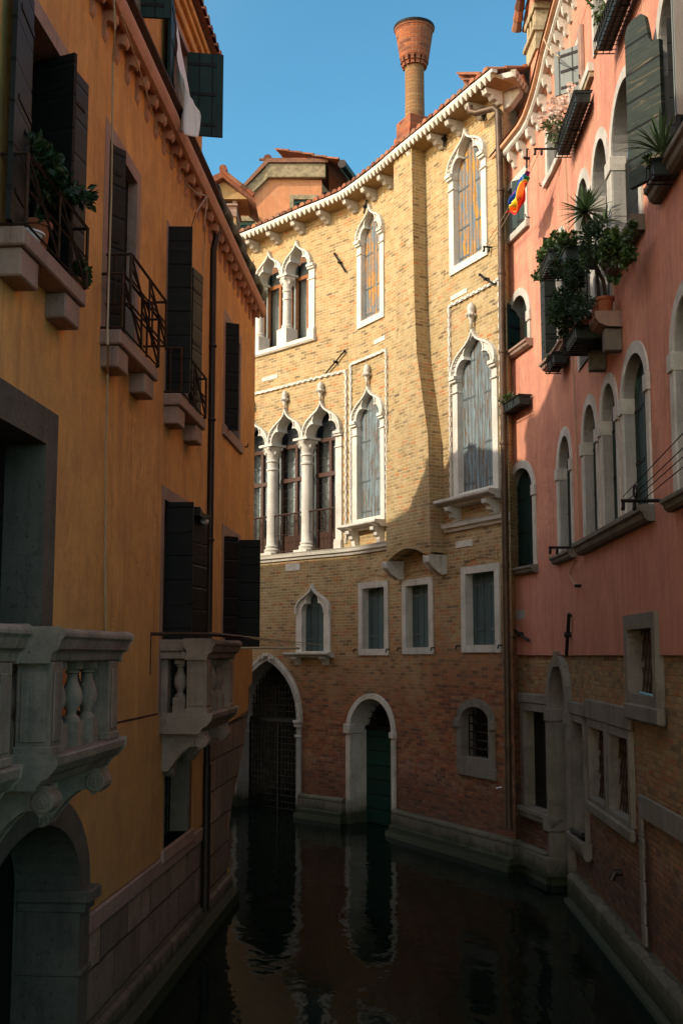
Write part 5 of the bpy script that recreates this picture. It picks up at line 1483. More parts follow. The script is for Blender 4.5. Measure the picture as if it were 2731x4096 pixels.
# ================================================================== PINK HOUSE (right)
PNK = empty('pink_house', WP.at(7, 0, 0), 'salmon pink house with round arched windows above a brick base on the right bank', 'house')
Q = WP; QL = Q.L
ph = []; qh = []
def parch(z, xl, xr, yb, crown, imp, fw=.14, mat='leafshut', rec=-.18, sill=None, leaves='closed', label=None, joined=False):
    """round arched window: sightings of the outer edges, foot, crown and impost"""
    u0, z0 = K(Q, z(xl, yb)); u1, _ = K(Q, z(xr, yb-40)); zc = K(Q, z(*crown))[1]; zs = K(Q, z(*imp))[1]
    return arched(u0, u1, z0, zs, zc, fw, mat, rec, leaves, label)
def arched(u0, u1, z0, zs, zc, fw=.14, mat='leafshut', rec=-.18, leaves='closed', label=None):
    uc, hw = (u0+u1)/2, (u1-u0)/2
    out = archpoly(uc, hw, z0, zs, zc-zs, 'round'); inn = archpoly(uc, hw-fw, z0, zs, zc-zs-fw*.95, 'round')
    ph.append(archpoly(uc, hw-.03, z0+.02, zs, zc-zs-.03, 'round'))
    wf = frame(PNK, Q, out, inn, .0, .022, 'trim', 'window', label, .006)
    m = MB(); jo = archpoly(uc, hw-fw+.012, z0, zs, zc-zs-fw*.95+.012, 'round')
    m.prism(Q, jo, rec, .0, [inn], back=False); m.build('reveal', M['jamb'], wf, bevel=.004)
    for a, b in ((u0-.02, u0+fw+.01), (u1-fw-.01, u1+.02)):
        m = MB(); m.box(Q, a, b, zs-.13, zs+.05, rec*.9, .045); m.build('impost', M['trim'], wf, bevel=.006)
    m = MB(); m.box(Q, u0, u1, z0-.1, zc+.1, rec-.5, rec-.48); m.build('dark_room', M['void'], wf)
    if leaves == 'closed':
        planks(wf, Q, inn, rec+.06, mat, straps=(.04, .36, .70))
    elif leaves == 'half':
        planks(wf, Q, clip(inn, uc-.02, 1), rec+.06, mat, split=False, straps=(.1, .5))
    return wf, (u0, u1, z0, zs, zc)
def stone_sill(par, u0, u1, z, d=.13, h=.12, mat='grey'):
    m = MB(); m.extr(Q, u0, u1, [(0, z-h), (d*.45, z-h), (d*.7, z-h*.8), (d*.8, z-h*.45), (d, z-h*.35), (d, z), (-.2, z)])
    return m.build('sill', M[mat], par, bevel=.006)
# first floor
b1, g = parch(A7, 222, 418, 1650, (320, 905), (240, 1150)); stone_sill(b1, g[0]-.12, g[1]+.02, g[2])
b2, g = parch(A7, 563, 668, 1555, (610, 676), (580, 975)); stone_sill(b2, g[0]-.12, g[1]+.14, g[2])
b3, g3 = parch(A7, 735, 848, 1460, (785, 445), (735, 810)); 
b4, g4 = parch(A7, 858, 988, 1375, (915, 298), (840, 690))
b5, g5 = parch(A7, 1003, 1200, 1320, (1085, 92), (980, 545))
stone_sill(b4, g3[0]-.14, g5[1]+.05, (g3[2]+g5[2])/2, .15, .16)
b6, g6 = arched(9.80, 11.0, 4.97, 6.30, 6.90); stone_sill(b6, 9.72, 11.1, 4.97)
# second floor
c1, h1 = parch(A6, 218, 378, 2395, (300, 1932), (240, 2200), mat='leafshut', leaves='half'); stone_sill(c1, h1[0], h1[1]+.08, h1[2], .14, .12, 'rose')
leaf_open(c1, Q, h1[0]+.16, h1[2]+.04, h1[4]-.18, .34, 62, 1, 'leafshut', -.16, arch=.2)
zS = 8.10
c2, h2 = arched(3.02, 4.02, zS, 9.46, 9.98, leaves='none')
leaf_open(c2, Q, 3.08, zS+.02, 9.72, .50, 8, -1, 'greenshut', .06, arch=.28)
leaf_open(c2, Q, 3.14, zS+.02, 9.96, .20, 88, 1, 'greenshut', .0, arch=.1)
stone_sill(c2, 2.52, 4.12, zS, .16, .12, 'rose')
c3, h3 = arched(4.78, 6.02, 7.42, 9.36, 10.08, leaves='none', label='arched balcony window furthest from the bridge')
c4, h4 = arched(6.02, 7.25, 7.42, 9.36, 10.08, leaves='none')
c5, h5 = arched(7.25, 8.87, zS, 9.36, 10.12, leaves='none')
stone_sill(c5, 7.3, 8.92, zS, .15, .16)
planks(c5, Q, rect(7.41, zS+.02, 8.25, 9.30), -.14, 'darkshut', split=False); leaf_open(c5, Q, 8.68, zS+.04, 9.6, .10, 95, 1, 'leafshut', -.12)
leaf_open(c4, Q, 6.20, 7.5, 9.3, .55, 8, 1, 'greenshut', -.16, arch=.1)
for wf_, (u0, u1) in ((c3, (4.78, 6.02)), (c4, (6.02, 7.25)), (c5, (7.25, 8.87))):   # iron fanlights
    uc = (u0+u1)/2; m = MB()
    for k in range(9): a = PI*k/8; m.bar(Q, (uc+.08*math.cos(a), 9.34+.08*math.sin(a), -.2), (uc+.5*math.cos(a), 9.34+.5*math.sin(a), -.2), .008)
    m.tube([Q.at(uc+.28*math.cos(PI*k/12), 9.34+.28*math.sin(PI*k/12), -.2) for k in range(13)], .01, 4); m.bar(Q, (u0+.14, 9.33, -.2), (u1-.14, 9.33, -.2), .02)
    m.build('fanlight_grille', M['rust'], wf_)
    m = MB(); m.prism(Q, rect(u0+.1, 7.5 if u0 < 7 else 8.1, u1-.1, 9.9), -.28, -.28); m.build('pane', M['glass'], wf_)
c6, h6 = arched(9.60, 11.1, zS, 9.32, 10.05, leaves='none', fw=.16)
stone_sill(c6, 9.60, 11.2, zS, .16, .16)
# the great open leaf against the wall, with a stepped shoulder, and its folded fellow
def shoulder(par, u, z0, z1, w_, ang, side, mat, d):
    L_ = local(Q, u, d, ang, side); 
    poly = [(0, z0), (w_, z0), (w_, z1-.12), (w_-.04, z1-.04), (w_-.12, z1), (w_*.50, z1), (w_*.40, z1-.05), (w_*.34, z1-.18), (w_*.30, z1-.30), (w_*.22, z1-.36), (0, z1-.38)]
    m = MB(); m.prism(L_, poly, -.025, .025); o = m.build('shutter', M[mat], par); return o
shoulder(c6, 9.95, 8.12, 9.86, .48, 30, -1, 'sunshut', .03)
shoulder(c6, 9.92, 8.12, 9.50, .50, 14, 1, 'darkshut', -.06)
shoulder(c6, 11.12, 8.12, 9.9, .20, 80, 1, 'palegrey', .03)
# top floor: rectangular windows
def prect(z, xl, xr, ybl, ytr, fw=.12, leaves=None, ytl=None):
    u0, z0 = K(Q, z(xl, ybl)); u1, z1 = K(Q, z(xr, ytr))
    wf = frame(PNK, Q, rect(u0, z0, u1, z1), rect(u0+fw, z0+fw, u1-fw, z1-fw), -.0, .025, 'trim'); ph.append(rect(u0+.03, z0+.03, u1-.03, z1-.03))
    m = MB(); m.prism(Q, rect(u0+fw-.012, z0+fw-.012, u1-fw+.012, z1-fw+.012), -.24, 0, [rect(u0+fw, z0+fw, u1-fw, z1-fw)], back=False); m.build('reveal', M['jamb'], wf)
    m = MB(); m.box(Q, u0, u1, z0-.05, z1+.05, -.7, -.68); m.build('dark_room', M['void'], wf)
    m = MB(); m.box(Q, u0-.05, u1+.05, z0-.03, z0+fw*.8, -.1, .07); m.build('sill', M['trim'], wf, bevel=.006)
    return wf, (u0, u1, z0, z1)
t1, k1 = prect(A6, 210, 350, 1660, 1105)
leaf_open(t1, Q, k1[1]-.13, k1[2]+.1, k1[3]-.12, .46, 42, -1, 'leafshut', -.20)
t2u0, t2z0 = K(Q, A6(482, 1255)); t2u1 = K(Q, A6(577, 1015))[0]
t2, k2 = None, (t2u0, t2u1, t2z0, 12.0)
wf = frame(PNK, Q, rect(t2u0, 11.0, t2u1, 11.86), rect(t2u0+.12, 11.12, t2u1-.12, 11.74), 0, .025, 'trim'); ph.append(rect(t2u0+.03, 11.03, t2u1-.03, 11.83)); t2 = wf
m = MB(); m.prism(Q, rect(t2u0+.108, 11.108, t2u1-.108, 11.752), -.24, 0, [rect(t2u0+.12, 11.12, t2u1-.12, 11.74)], back=False); m.build('reveal', M['jamb'], wf)
m = MB(); m.box(Q, t2u0, t2u1, 10.9, 11.9, -.6, -.58); m.build('dark_room', M['void'], wf)
m = MB(); m.box(Q, t2u0-.05, t2u1+.05, 10.98, 11.09, -.1, .07); m.build('sill', M['trim'], wf, bevel=.006)
for (ua, ub) in ((4.62, 5.62), (6.5, 7.4)):
    wf = frame(PNK, Q, rect(ua, 11.12, ub, 12.0), rect(ua+.12, 11.24, ub-.12, 11.90), 0, .03, 'trim'); ph.append(rect(ua+.03, 11.15, ub-.03, 11.97))
    m = MB(); m.prism(Q, rect(ua+.108, 11.228, ub-.108, 11.912), -.24, 0, [rect(ua+.12, 11.24, ub-.12, 11.90)], back=False); m.build('reveal', M['jamb'], wf)
    m = MB(); m.box(Q, ua, ub, 11.0, 12.05, -.6, -.58); m.build('dark_room', M['void'], wf)
    if ua < 5:
        leaf_open(wf, Q, ub-.14, 11.26, 11.9, .50, 55, -1, 'palegrey', -.1)
        m = MB(); m.box(Q, 5.62, 5.80, 11.10, 12.0, 0, .06); m.build('quoin_strip', M['rose'], wf, bevel=.01)
        m = MB(); m.box(Q, 4.55, 6.42, 11.0, 11.12, -.1, .08); m.build('sill', M['trim'], wf, bevel=.006)
        m = MB(); m.box(Q, 4.6, 6.40, 10.93, 10.998, 0, .06); m.build('sill_board', M['beam'], wf)
# ground floor openings
def gfrm(u0, z0, u1, z1, fw, mat='grey', rec=-.25, name='window', label=None, bars=None, leaf=None):
    out = rect(u0, z0, u1, z1); inn = rect(u0+fw, z0+fw*.6, u1-fw, z1-fw)
    wf = frame(PNK, Q, out, inn, rec, .02, mat, name, label, .012); (qh if z0 < 3.4 else ph).append(rect(u0+.03, z0+.03, u1-.03, z1-.03))
    m = MB(); m.box(Q, u0, u1, z0-.1, z1+.1, rec-.4, rec-.38); m.build('dark_room', M['void'], wf)
    if leaf: planks(wf, Q, inn, rec+.08, leaf, straps=(.15,))
    return wf, inn
q1, _ = gfrm(.93, .98, 2.16, 2.72, .12, leaf='darkshut')
stone_sill(q1, .86, 2.30, 1.04, .10, .18)
# water door with tall arch reaching up into the stucco
dd = archpoly(2.77, .62, -.3, 2.66, .84, 'round'); de = archpoly(2.77, .50, -.3, 2.66, .72, 'round')
hd = archpoly(2.77, .60, -.3, 2.66, .82, 'round'); qh.append([p for p in hd]); ph.append(hd)
dw = frame(PNK, Q, dd, de, -.36, .06, 'grey', 'water_door', None, .012)
m = MB(); m.box(Q, 2.12, 2.30, 2.48, 2.68, -.42, .08); m.box(Q, 3.25, 3.42, 2.48, 2.68, -.3, .08); m.box(Q, 2.71, 2.81, 3.32, 3.56, -.1, .10); m.build('impost', M['grey'], dw, bevel=.012)
m = MB(); m.box(Q, 2.05, 2.30, .80, 1.0, -.42, .10); m.box(Q, 2.05, 2.33, .12, .42, -.42, .17); m.build('jamb_course', M['grey'], dw, bevel=.015)
planks(dw, Q, rect(2.2, -.3, 3.3, 2.62), -.31, 'leafshut', 'door_leaf', (.3, .85), True, .05)
q2, _ = gfrm(3.50, .92, 4.52, 2.66, .10)
stone_sill(q2, 3.40, 4.62, .98, .10, .22)
m = MB(); m.bar(Q, (3.5, 1.02, .05), (4.4, 1.06, .05), .03); m.build('iron_bar', M['iron'], q2)
q3, _ = gfrm(4.78, 1.58, 6.02, 2.66, .10); q4, _ = gfrm(6.10, 1.58, 7.42, 2.66, .10)
def lattice(par, u0, z0, u1, z1, d, n=7):
    m = MB(); h = z1-z0; w_ = u1-u0
    for k in range(-n, n+1):
        for s in (1, -1):
            a = w_*k/n; pts = []
            for t in range(13):
                u = a+t/12*h*.55*(1 if s > 0 else 1); z = z0+h*t/12
                uu = u0+(u if s > 0 else w_-u)
                if u0 <= uu <= u1: pts.append(Q.at(uu, z, d+(.008 if s > 0 else 0)))
            if len(pts) > 1: m.tube(pts, .009, 4)
    return m.build('lattice_grille', M['rust'], par)
lattice(q3, 4.88, 1.64, 5.92, 2.56, -.12); lattice(q4, 6.2, 1.64, 7.32, 2.56, -.12)
m = MB(); m.box(Q, 4.7, 7.5, 2.662, 2.92, -.02, .035); m.build('lintel', M['grey'], q3, bevel=.015)
m = MB(); m.box(Q, 4.7, 7.52, 1.44, 1.578, -.02, .05); m.build('sill', M['grey'], q3, bevel=.02)
m = MB(); m.box(Q, .85, 2.12, 2.722, 2.88, -.02, .04); m.build('lintel', M['grey'], q1, bevel=.015)
m = MB(); m.box(Q, 3.45, 4.62, 2.662, 2.84, -.02, .04); m.build('lintel', M['grey'], q2, bevel=.015)
# window across the stucco edge
gu0, gz0, gu1, gz1 = 7.46, 2.98, 8.93, 3.90
gl_ = frame(PNK, Q, rect(gu0, gz0, gu1, gz1+.04), rect(gu0+.15, gz0+.10, gu1-.13, gz1-.12), -.22, .05, 'grey', 'window', 'window with a diamond lattice grille across the stucco edge', .012)
qh.append(rect(gu0+.03, gz0+.03, gu1-.03, gz1)); ph.append(rect(gu0+.03, gz0, gu1-.03, gz1))
lattice(gl_, gu0+.15, gz0+.1, gu1-.13, gz1-.12, -.12)
m = MB(); m.box(Q, gu0, gu1, gz0-.1, gz1, -.8, -.78); m.build('dark_room', M['void'], gl_)
m = MB(); m.box(Q, gu0-.02, gu1+.12, gz0-.18, gz0, -.02, .07); m.build('sill', M['grey'], gl_, bevel=.02)
m = MB(); m.tube([Q.at(8.0, 3.10, .0), Q.at(8.75, 3.08, .0)], .018, 6); tag(m.build('blue_rod', mat_plain('blue_paint', (.12, .30, .36), .5, 0, .2)), 'pale blue rod lying on the sill of the lattice window', 'rod')
# remains of a walled-up opening
m = MB(); m.box(Q, 7.85, 10.5, 1.78, 2.02, 0, .03); m.build('old_lintel', M['grey'], PNK, bevel=.012)
m = MB()
for i in range(6): m.box(Q, 7.82, 8.02-.03*(i % 2), .45+i*.225, .45+i*.225+.22, 0, .028)
m.build('old_jamb', M['grey'], PNK, bevel=.012)
# walls
zs_ = 3.5
m = MB(); m.prism(Q, rect(0, zs_, QL, 12.25), 0, 0, ph, grid=.3)
N = 50
for i in range(N):
    a, b = QL*i/N, QL*(i+1)/N
    if any(min(p[0] for p in h) < (a+b)/2 < max(p[0] for p in h) and min(p[1] for p in h) < zs_ < max(p[1] for p in h) for h in ph): continue
    m.f.append([m.W(Q, a, zs_, -.05), m.W(Q, b, zs_, -.05), m.W(Q, b, zs_, 0), m.W(Q, a, zs_, 0)])
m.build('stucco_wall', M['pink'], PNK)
# the brick base stands 4 cm back
class Shift:
    pass
m = MB(); m.prism(Q, rect(0, -.4, QL, 3.62), -.04, -.04, qh, grid=.3); m.build('brick_base', M['brick_low'], PNK)
m = MB(); m.extr(Q, 3.45, QL, [(-.05, .10), (.10, .10), (.10, .36), (.07, .40), (-.05, .42)]); m.build('plinth', M['plinth'], PNK, bevel=.015)
m = MB(); m.extr(Q, 0, 2.13, [(-.05, .12), (.14, .12), (.14, .40), (.11, .44), (-.05, .45)]); m.build('plinth', M['plinth'], PNK, bevel=.015)
m = MB(); m.extr(Q, 0, 2.18, [(-.05, -.4), (.12, -.4), (.10, .118), (-.05, .118)]); m.extr(Q, 3.42, QL, [(-.05, -.4), (.06, -.4), (.06, .098), (-.05, .098)]); m.build('footing', M['algae'], PNK)
m = MB(); m.extr(Q, 3.42, QL, [(-.05, -.4), (.22, -.4), (.15, .05), (.05, .09), (-.05, .09)]); m.build('weed_band', M['algae'], PNK)
# eaves
cz = lambda u: 12.20+.56*min(1, max(0, (u-2.0)/1.45))
m = MB(); n = 60; rows = []; rs = []; rb = []
for i in range(n+1):
    u = -.1+(QL+.1)*i/n; z = cz(u)
    rows.append([m.W(Q, u, z+q[1], q[0]) for q in ((.08, .02), (.15, .02), (.18, .05), (.18, .11), (.08, .11))])
for i in range(n):
    for k in range(5): m.f.append([rows[i][k], rows[i+1][k], rows[i+1][(k+1) % 5], rows[i][(k+1) % 5]])
m.f.append(rows[0][::-1]); m.build('cornice_lip', M['trim'], PNK)
m = MB(); rows = []
for i in range(n+1):
    u = -.1+(QL+.1)*i/n; z = cz(u); rows.append([m.W(Q, u, z+q[1], q[0]) for q in ((-.02, -.04), (.08, .03), (.08, .115), (.19, .115), (.235, .14), (.235, .20), (-.02, .20))])
for i in range(n):
    for k in range(7): m.f.append([rows[i][k], rows[i+1][k], rows[i+1][(k+1) % 7], rows[i][(k+1) % 7]])
m.f.append(rows[0][::-1]); m.build('eaves', M['gutter'], PNK)
m = MB(); m.prism(Q, [(0, 12.1), (QL, 12.1), (QL, 12.9), (3.3, 12.9), (2.0, 12.3), (0, 12.3)], .004, .004, grid=.5); m.build('upper_wall', M['pink'], PNK)
for i in range(34):
    u = .72+i*.45 if i < 4 else 2.36+(i-4)*.37
    if u > QL: break
    z = cz(u)-12.2; um = .05 if i > 3 else .055
    m = MB(); m.extr(Q, u-um, u+um, [(0, 11.94+z), (.03, 11.94+z), (.055, 11.97+z), (.065, 12.03+z), (.085, 12.07+z), (.115, 12.06+z), (.135, 12.09+z), (.145, 12.15+z), (.14, 12.215+z), (0, 12.215+z)], 1)
    m.build('corbel', M['trim'], PNK, bevel=.008)
# roof plane behind the pink eaves
m = MB(); n = 24
for i in range(n):
    a, b = QL*i/n, QL*(i+1)/n
    m.f.append([m.W(Q, a, cz(a)+.21, .26), m.W(Q, b, cz(b)+.21, .26), m.W(Q, b, cz(b)+1.5, -3.6), m.W(Q, a, cz(a)+1.5, -3.6)])
m.build('roof', M['tile'], PNK)
# pink chimney with a tiled cap
Yc = 19.8
def C6(x, y): return at_y((1900+x/1.8869, y/1.8869), Yc)
a, b = C6(405, 520), C6(500, 520)
b = at_y((1900+472/1.8869, 520/1.8869), 19.1); CWc = Wall([(a.x, Yc), (b.x, 19.1)]); L = CWc.L
z1, z2, z3, z4 = C6(405, 520).z, C6(400, 400).z, C6(455, 230).z, C6(455, 150).z
ck = MB(); ck.box(CWc, 0, L, 11.8, z1, -.8, 0); cho = ck.build('chimney', M['pink'], PNK)
m = MB(); m.prism(CWc, [(-.02, z1), (L+.02, z1), (L+.05, z2), (-.05, z2)], -.84, .04); m.box(CWc, -.09, L+.09, z2, z2+.09, -.9, .09)
for u in (0, L*.33, L*.66, L-.1): m.box(CWc, u, u+.10, z2+.09, z3, -.85, .03)
for dd_ in (-.25, -.55): m.box(CWc, 0, .1, z2+.09, z3, dd_-.1, dd_)
m.box(CWc, -.06, L+.06, z3, z3+.12, -.9, .06); m.build('open_stage', M['beam'], cho, bevel=.008)
m = MB(); m.box(CWc, .08, L-.08, z2, z3, -.7, -.08); m.build('dark_stage', M['void'], cho)
m = MB(); m.prism(CWc, [(0, z3+.12), (L, z3+.12), (L*.5, z3+.50)], -.86, .02); m.build('gable', M['pink'], cho)
m = MB()
for s in (-1, 1):
    for i in range(4):
        t0 = i/4*1.0
        for k in range(7):
            dd_ = .16-k*.19; x0 = L*.5+s*(L*.5+.24)*t0; x1 = L*.5+s*(L*.5+.24)*(t0+.30)
            za = z3+.66-.50*t0; zb_ = z3+.66-.50*(t0+.30)
            m.tube([CWc.at(x0, za, dd_), CWc.at(x1, zb_, dd_)], .08, 7, [.07, .095])
m.tube([CWc.at(L*.5, z3+.72, .25), CWc.at(L*.5, z3+.72, -1.1)], .09, 8); m.build('cap_tiles', M['tile'], cho)
# anchors, slot, hooks
anchor(Q, A7, 264, 2042, 377, 2118, PNK, .026); anchor(Q, A7, 652, 1942, 634, 2218, PNK, .026); anchor(Q, A6, 366, 1000, 362, 1130, PNK, .018)
u0, z0 = K(Q, A7(260, 1975)); u1, z1 = K(Q, A7(333, 1940)); m = MB(); m.box(Q, u0, u1, 4.10, 4.26, -.002, .006); m.build('vent_slot', M['jamb'], PNK)
for p in ((462, 1250), (735, 525), (925, 1480), (365, 1460)):
    u, z = K(Q, A6(*p)); m = MB(); m.tube([Q.at(u, z, -.02), Q.at(u, z, .07), Q.at(u, z+.05, .075)], .012, 5); m.build('shutter_hook', M['iron'], PNK)
# body
m = MB(); a = Q.at(0, 0, 0); b = Q.at(QL, 0, 0)
for p, q in (((a.x, a.y), (a.x+9, a.y+3)), ((a.x+9, a.y+3), (b.x+9, b.y)), ((b.x+9, b.y), (b.x, b.y))): m.f.append([m.V((*p, -.4)), m.V((*q, -.4)), m.V((*q, 12.2)), m.V((*p, 12.2))])
m.build('rear_wall', M['pink'], PNK)
# balcony slab and rail
un = K(Q, A6(950, 2060), .06)[0]
m = MB(); m.extr(Q, un-1.3, un, [(0, 7.26), (.18, 7.27), (.26, 7.31), (.30, 7.37), (.30, 7.42), (0, 7.42)])
bb = m.build('balcony', M['rose'], PNK, bevel=.015)
for u in (un-1.05, un-.12): m = MB(); m.box(Q, u-.08, u+.08, 6.98, 7.238, 0, .2); m.build('bracket', M['grey'], bb, bevel=.012)
rb_, rz = K(Q, A6(675, 1558), .36); ra = rb_-1.15
m = MB(); n = 10
for i in range(n+1):
    u = ra+(rb_-ra)*i/n; m.bar(Q, (u, 7.43, .36), (u, rz, .36), .008)
for z in (7.43, 7.80, rz): m.bar(Q, (ra, z, .36), (rb_, z, .36), .012)
for u in (ra, rb_):
    for z in (7.43, 7.80, rz): m.bar(Q, (u, z, 0), (u, z, .36), .012)
    for d in (.12, .24): m.bar(Q, (u, 7.43, d), (u, rz, d), .008)
for k in range(3):
    c = Q.at(ra+.4+k*.5, 7.62, .37); t = Q.tan(6); m.tube([c+Vector((t.x, t.y, 0))*.10*math.cos(a*.5)*(1-a/26)+Vector((0, 0, .10*math.sin(a*.5)*(1-a/26))) for a in range(22)], .006, 4)
m.build('railing', M['iron'], bb)

# ------------------------------------------------------------------ things hung on the pink house
def rack(par, u0, u1, z, d0=.02, d1=.24, h=.16):
    m = MB()
    for zz in (z, z+h): m.tube([Q.at(u0, zz, d0), Q.at(u0, zz, d1), Q.at(u1, zz, d1), Q.at(u1, zz, d0)], .008, 4)
    n = max(2, int((u1-u0)/.1))
    for i in range(n+1):
        u = u0+(u1-u0)*i/n; m.tube([Q.at(u, z+h, d1), Q.at(u, z, d1), Q.at(u, z, d0)], .006, 4)
    for d in (d0+.07, d0+.14): m.bar(Q, (u0, z, d), (u1, z, d), .006)
    return m.build('rack', M['iron'], par)
def trough(par, u0, u1, z, d0=.05, d1=.22, h=.16, mat='blackpot'):
    m = MB(); m.extr(Q, u0, u1, [(d0+.02, z), (d1-.02, z), (d1, z+h), (d1+.012, z+h), (d1+.012, z+h-.03)] if False else [(d0+.02, z), (d1-.02, z), (d1, z+h), (d0, z+h)], 1)
    m.extr(Q, u0-.01, u1+.01, [(d0-.01, z+h-.025), (d1+.012, z+h-.025), (d1+.012, z+h), (d0-.01, z+h)], 1)
    return m.build('planter', M[mat], par, bevel=.006)
def flowerbox(u0, u1, z, label, fols, d1=.24, rk=True, group='planters hung in iron racks on the pink house', n=1, name='flower_box'):
    o = empty(name, Q.at((u0+u1)/2, z, .1), label, 'flower box', group)
    if rk: rack(o, u0-.03, u1+.03, z-.015, .02, d1+.02)
    w_ = (u1-u0)/n
    for i in range(n): trough(o, u0+i*w_+.015, u0+(i+1)*w_-.015, z, .04, d1)
    for f in fols: f(o)
    return o
def leafy(u, z, d, rad, n, size, mat='leafg', name='foliage', kind='leaf', seed=1, droop=0.): return lambda o: foliage(name, o, Q.at(u, z, d), rad, n, size, mat, kind, droop, seed)
q = K(Q, A7(185, 500), .2); r_ = K(Q, A7(350, 500), .1)
flowerbox(q[0], r_[0], 7.62, 'narrow rack of small green planters under the far sill, above the drain pipe', [leafy(q[0]+.12, 7.86, .16, (.12, .22, .10), 330, .055, seed=11), leafy(r_[0]-.3, 7.82, .12, (.05, .08, .07), 60, .05, seed=12)], n=3)
u_ = K(Q, A7(500, 290), .2)[0]; v_ = K(Q, A7(600, 250), .1)[0]
flowerbox(u_, v_-.1, 7.74, 'nearly empty wire rack with one pot below the half hidden sill', [leafy(u_+.1, 7.92, .15, (.09, .12, .06), 130, .05, seed=13)], n=2)
u_ = K(Q, A6(560, 850), .2)[0]; v_ = K(Q, A6(735, 620), .12)[0]
zf = K(Q, A6(650, 800), .2)[1]
flowerbox(u_, v_, zf-.02, 'rack of planters full of cream and white blossom below the grey shutter', [leafy(u_+.28, zf+.24, .26, (.18, .42, .17), 420, .07, seed=14), leafy(u_+.30, zf+.36, .30, (.20, .44, .20), 330, .055, 'petal', 'blossom', 'fat', 15), leafy(u_+.85, zf+.42, .22, (.10, .25, .14), 110, .055, 'petal', 'blossom', 'fat', 16)], n=2)
u_ = K(Q, A6(820, 230), .25)[0]; v_ = K(Q, A6(960, 20), .2)[0]
zf = K(Q, A6(880, 150), .2)[1]
flowerbox(u_-.15, v_+.9, zf-.12, 'long dark planter in an iron rack at the top edge, with trailing green leaves', [leafy(u_+.3, zf+.22, .27, (.10, .5, .14), 220, .07, seed=17)], n=2)
u_ = K(Q, A6(1200, 1290), .2)[0]
fb = flowerbox(u_, 10.35, 7.93, 'dark planter with long strappy leaves in an iron rack beside the great open shutter', [lambda o: blades('blades', o, Q.at(u_+.18, 8.12, .16), 46, .52, .014, 'leafp', 21, .5, bend=.5), leafy(u_+.1, 8.13, .2, (.10, .16, .06), 120, .06, seed=18)], n=1)
m = MB(); m.tube([Q.at(u_+.05, 8.1, .2)+Vector((0, 0, .0)), Q.at(u_-.02, 8.3, .2)], .006, 4)
# balcony jungle
bp = lambda u, z, d: Q.at(u, z, d)
gp_ = 'pots and planters crowded on the pink house balcony'
def bpot(u, z, d, r, h, label, mat, fols): return potted('potted_plant', Q.at(u, z, d), r, h, label, 'plant', mat, fols, gp_)
def fc(x, y, d): u, z = K(Q, A6(x, y), d); return Q.at(u, z, d)
def at_px(x, y, d, rad, n, size, mat='leafg', name='foliage', kind='leaf', seed=1, droop=0.): return lambda o, c=None: foliage(name, o, fc(x, y, d), rad, n, size, mat, kind, droop, seed)
def trunk(o, a, b, r=.022):
    m = MB(); m.tube([a, a.lerp(b, .4)+Vector((.03, .02, 0)), a.lerp(b, .75)+Vector((-.02, 0, 0)), b], r, 7); return m.build('trunk', M['bark'], o)
yc = fc(742, 1420, .34); yb = K(Q, A6(790, 1800), .36)
bpot(un-.44, 7.43, .17, .10, .20, 'spiky dark green yucca rising on a thin trunk above the balcony rail', 'terra', [lambda o, c: (trunk(o, c, yc+Vector((0, 0, -.03))), blades('blades', o, yc, 130, .36, .013, 'leafp', 31, -.55, bend=.10))])
ou = un-.15
bpot(ou, 7.43, .16, .10, .20, 'feathery olive bush in a terracotta pot behind the balcony scrollwork', 'terra', [lambda o, c: (trunk(o, c, fc(800, 1700, .3)), at_px(830, 1620, .30, (.18, .30, .24), 1500, .045, 'leafd', seed=33)(o), at_px(790, 1720, .36, (.12, .20, .14), 300, .04, 'leafg', seed=34)(o), blades('young_blades', o, fc(870, 1500, .2), 40, .26, .010, 'leafp', 35, .0))])
su = un-1.05
bpot(su, 7.43, .17, .11, .20, 'rounded dense dark green shrub spilling low over the far end of the balcony', 'terra', [lambda o, c: (at_px(600, 2060, .48, (.16, .38, .22), 2200, .044, 'leafd', seed=36)(o), at_px(570, 2130, .52, (.13, .30, .19), 1000, .042, 'leafg', seed=38)(o), at_px(720, 2060, .42, (.10, .30, .16), 900, .044, 'leafd', seed=58)(o), at_px(660, 1820, .44, (.10, .28, .16), 900, .044, 'leafd', seed=59)(o), at_px(660, 1930, .40, (.12, .22, .09), 400, .04, 'leafd', seed=39)(o))])
bpot(un-.74, 7.43, .17, .09, .17, 'small leafy plant in a terracotta pot between the balcony shrubs', 'terra', [at_px(700, 1820, .34, (.12, .24, .14), 420, .042, 'leafd', seed=37)])
p_, r_ = K(Q, A6(480, 1830), .42), K(Q, A6(640, 1700), .42)
flowerbox(p_[0], p_[0]+.8, p_[1]-.1, 'succulent planter cascading pale green rosettes off the far end of the balcony', [at_px(540, 1640, .40, (.13, .34, .10), 620, .05, kind='fat', seed=41, droop=.4), at_px(470, 1740, .44, (.11, .30, .16), 620, .05, kind='fat', seed=42, droop=.7), at_px(425, 1850, .46, (.07, .16, .10), 260, .045, kind='fat', seed=49, droop=.7), lambda o: blades('blades', o, fc(590, 1610, .36), 34, .24, .008, 'leafg', 43, .2, bend=.8)], d1=.50)
flowerbox(r_[0]-.35, r_[0]+.1, r_[1]-.1, 'square black planter of grassy leaves on the balcony rail', [at_px(620, 1620, .46, (.10, .26, .07), 420, .05, kind='fat', seed=44), at_px(560, 1780, .5, (.08, .2, .16), 300, .05, 'leafd', kind='fat', seed=54)], d1=.50, rk=False)
iv = K(Q, A6(900, 1820), .3); iw = K(Q, A6(1040, 1640), .22)
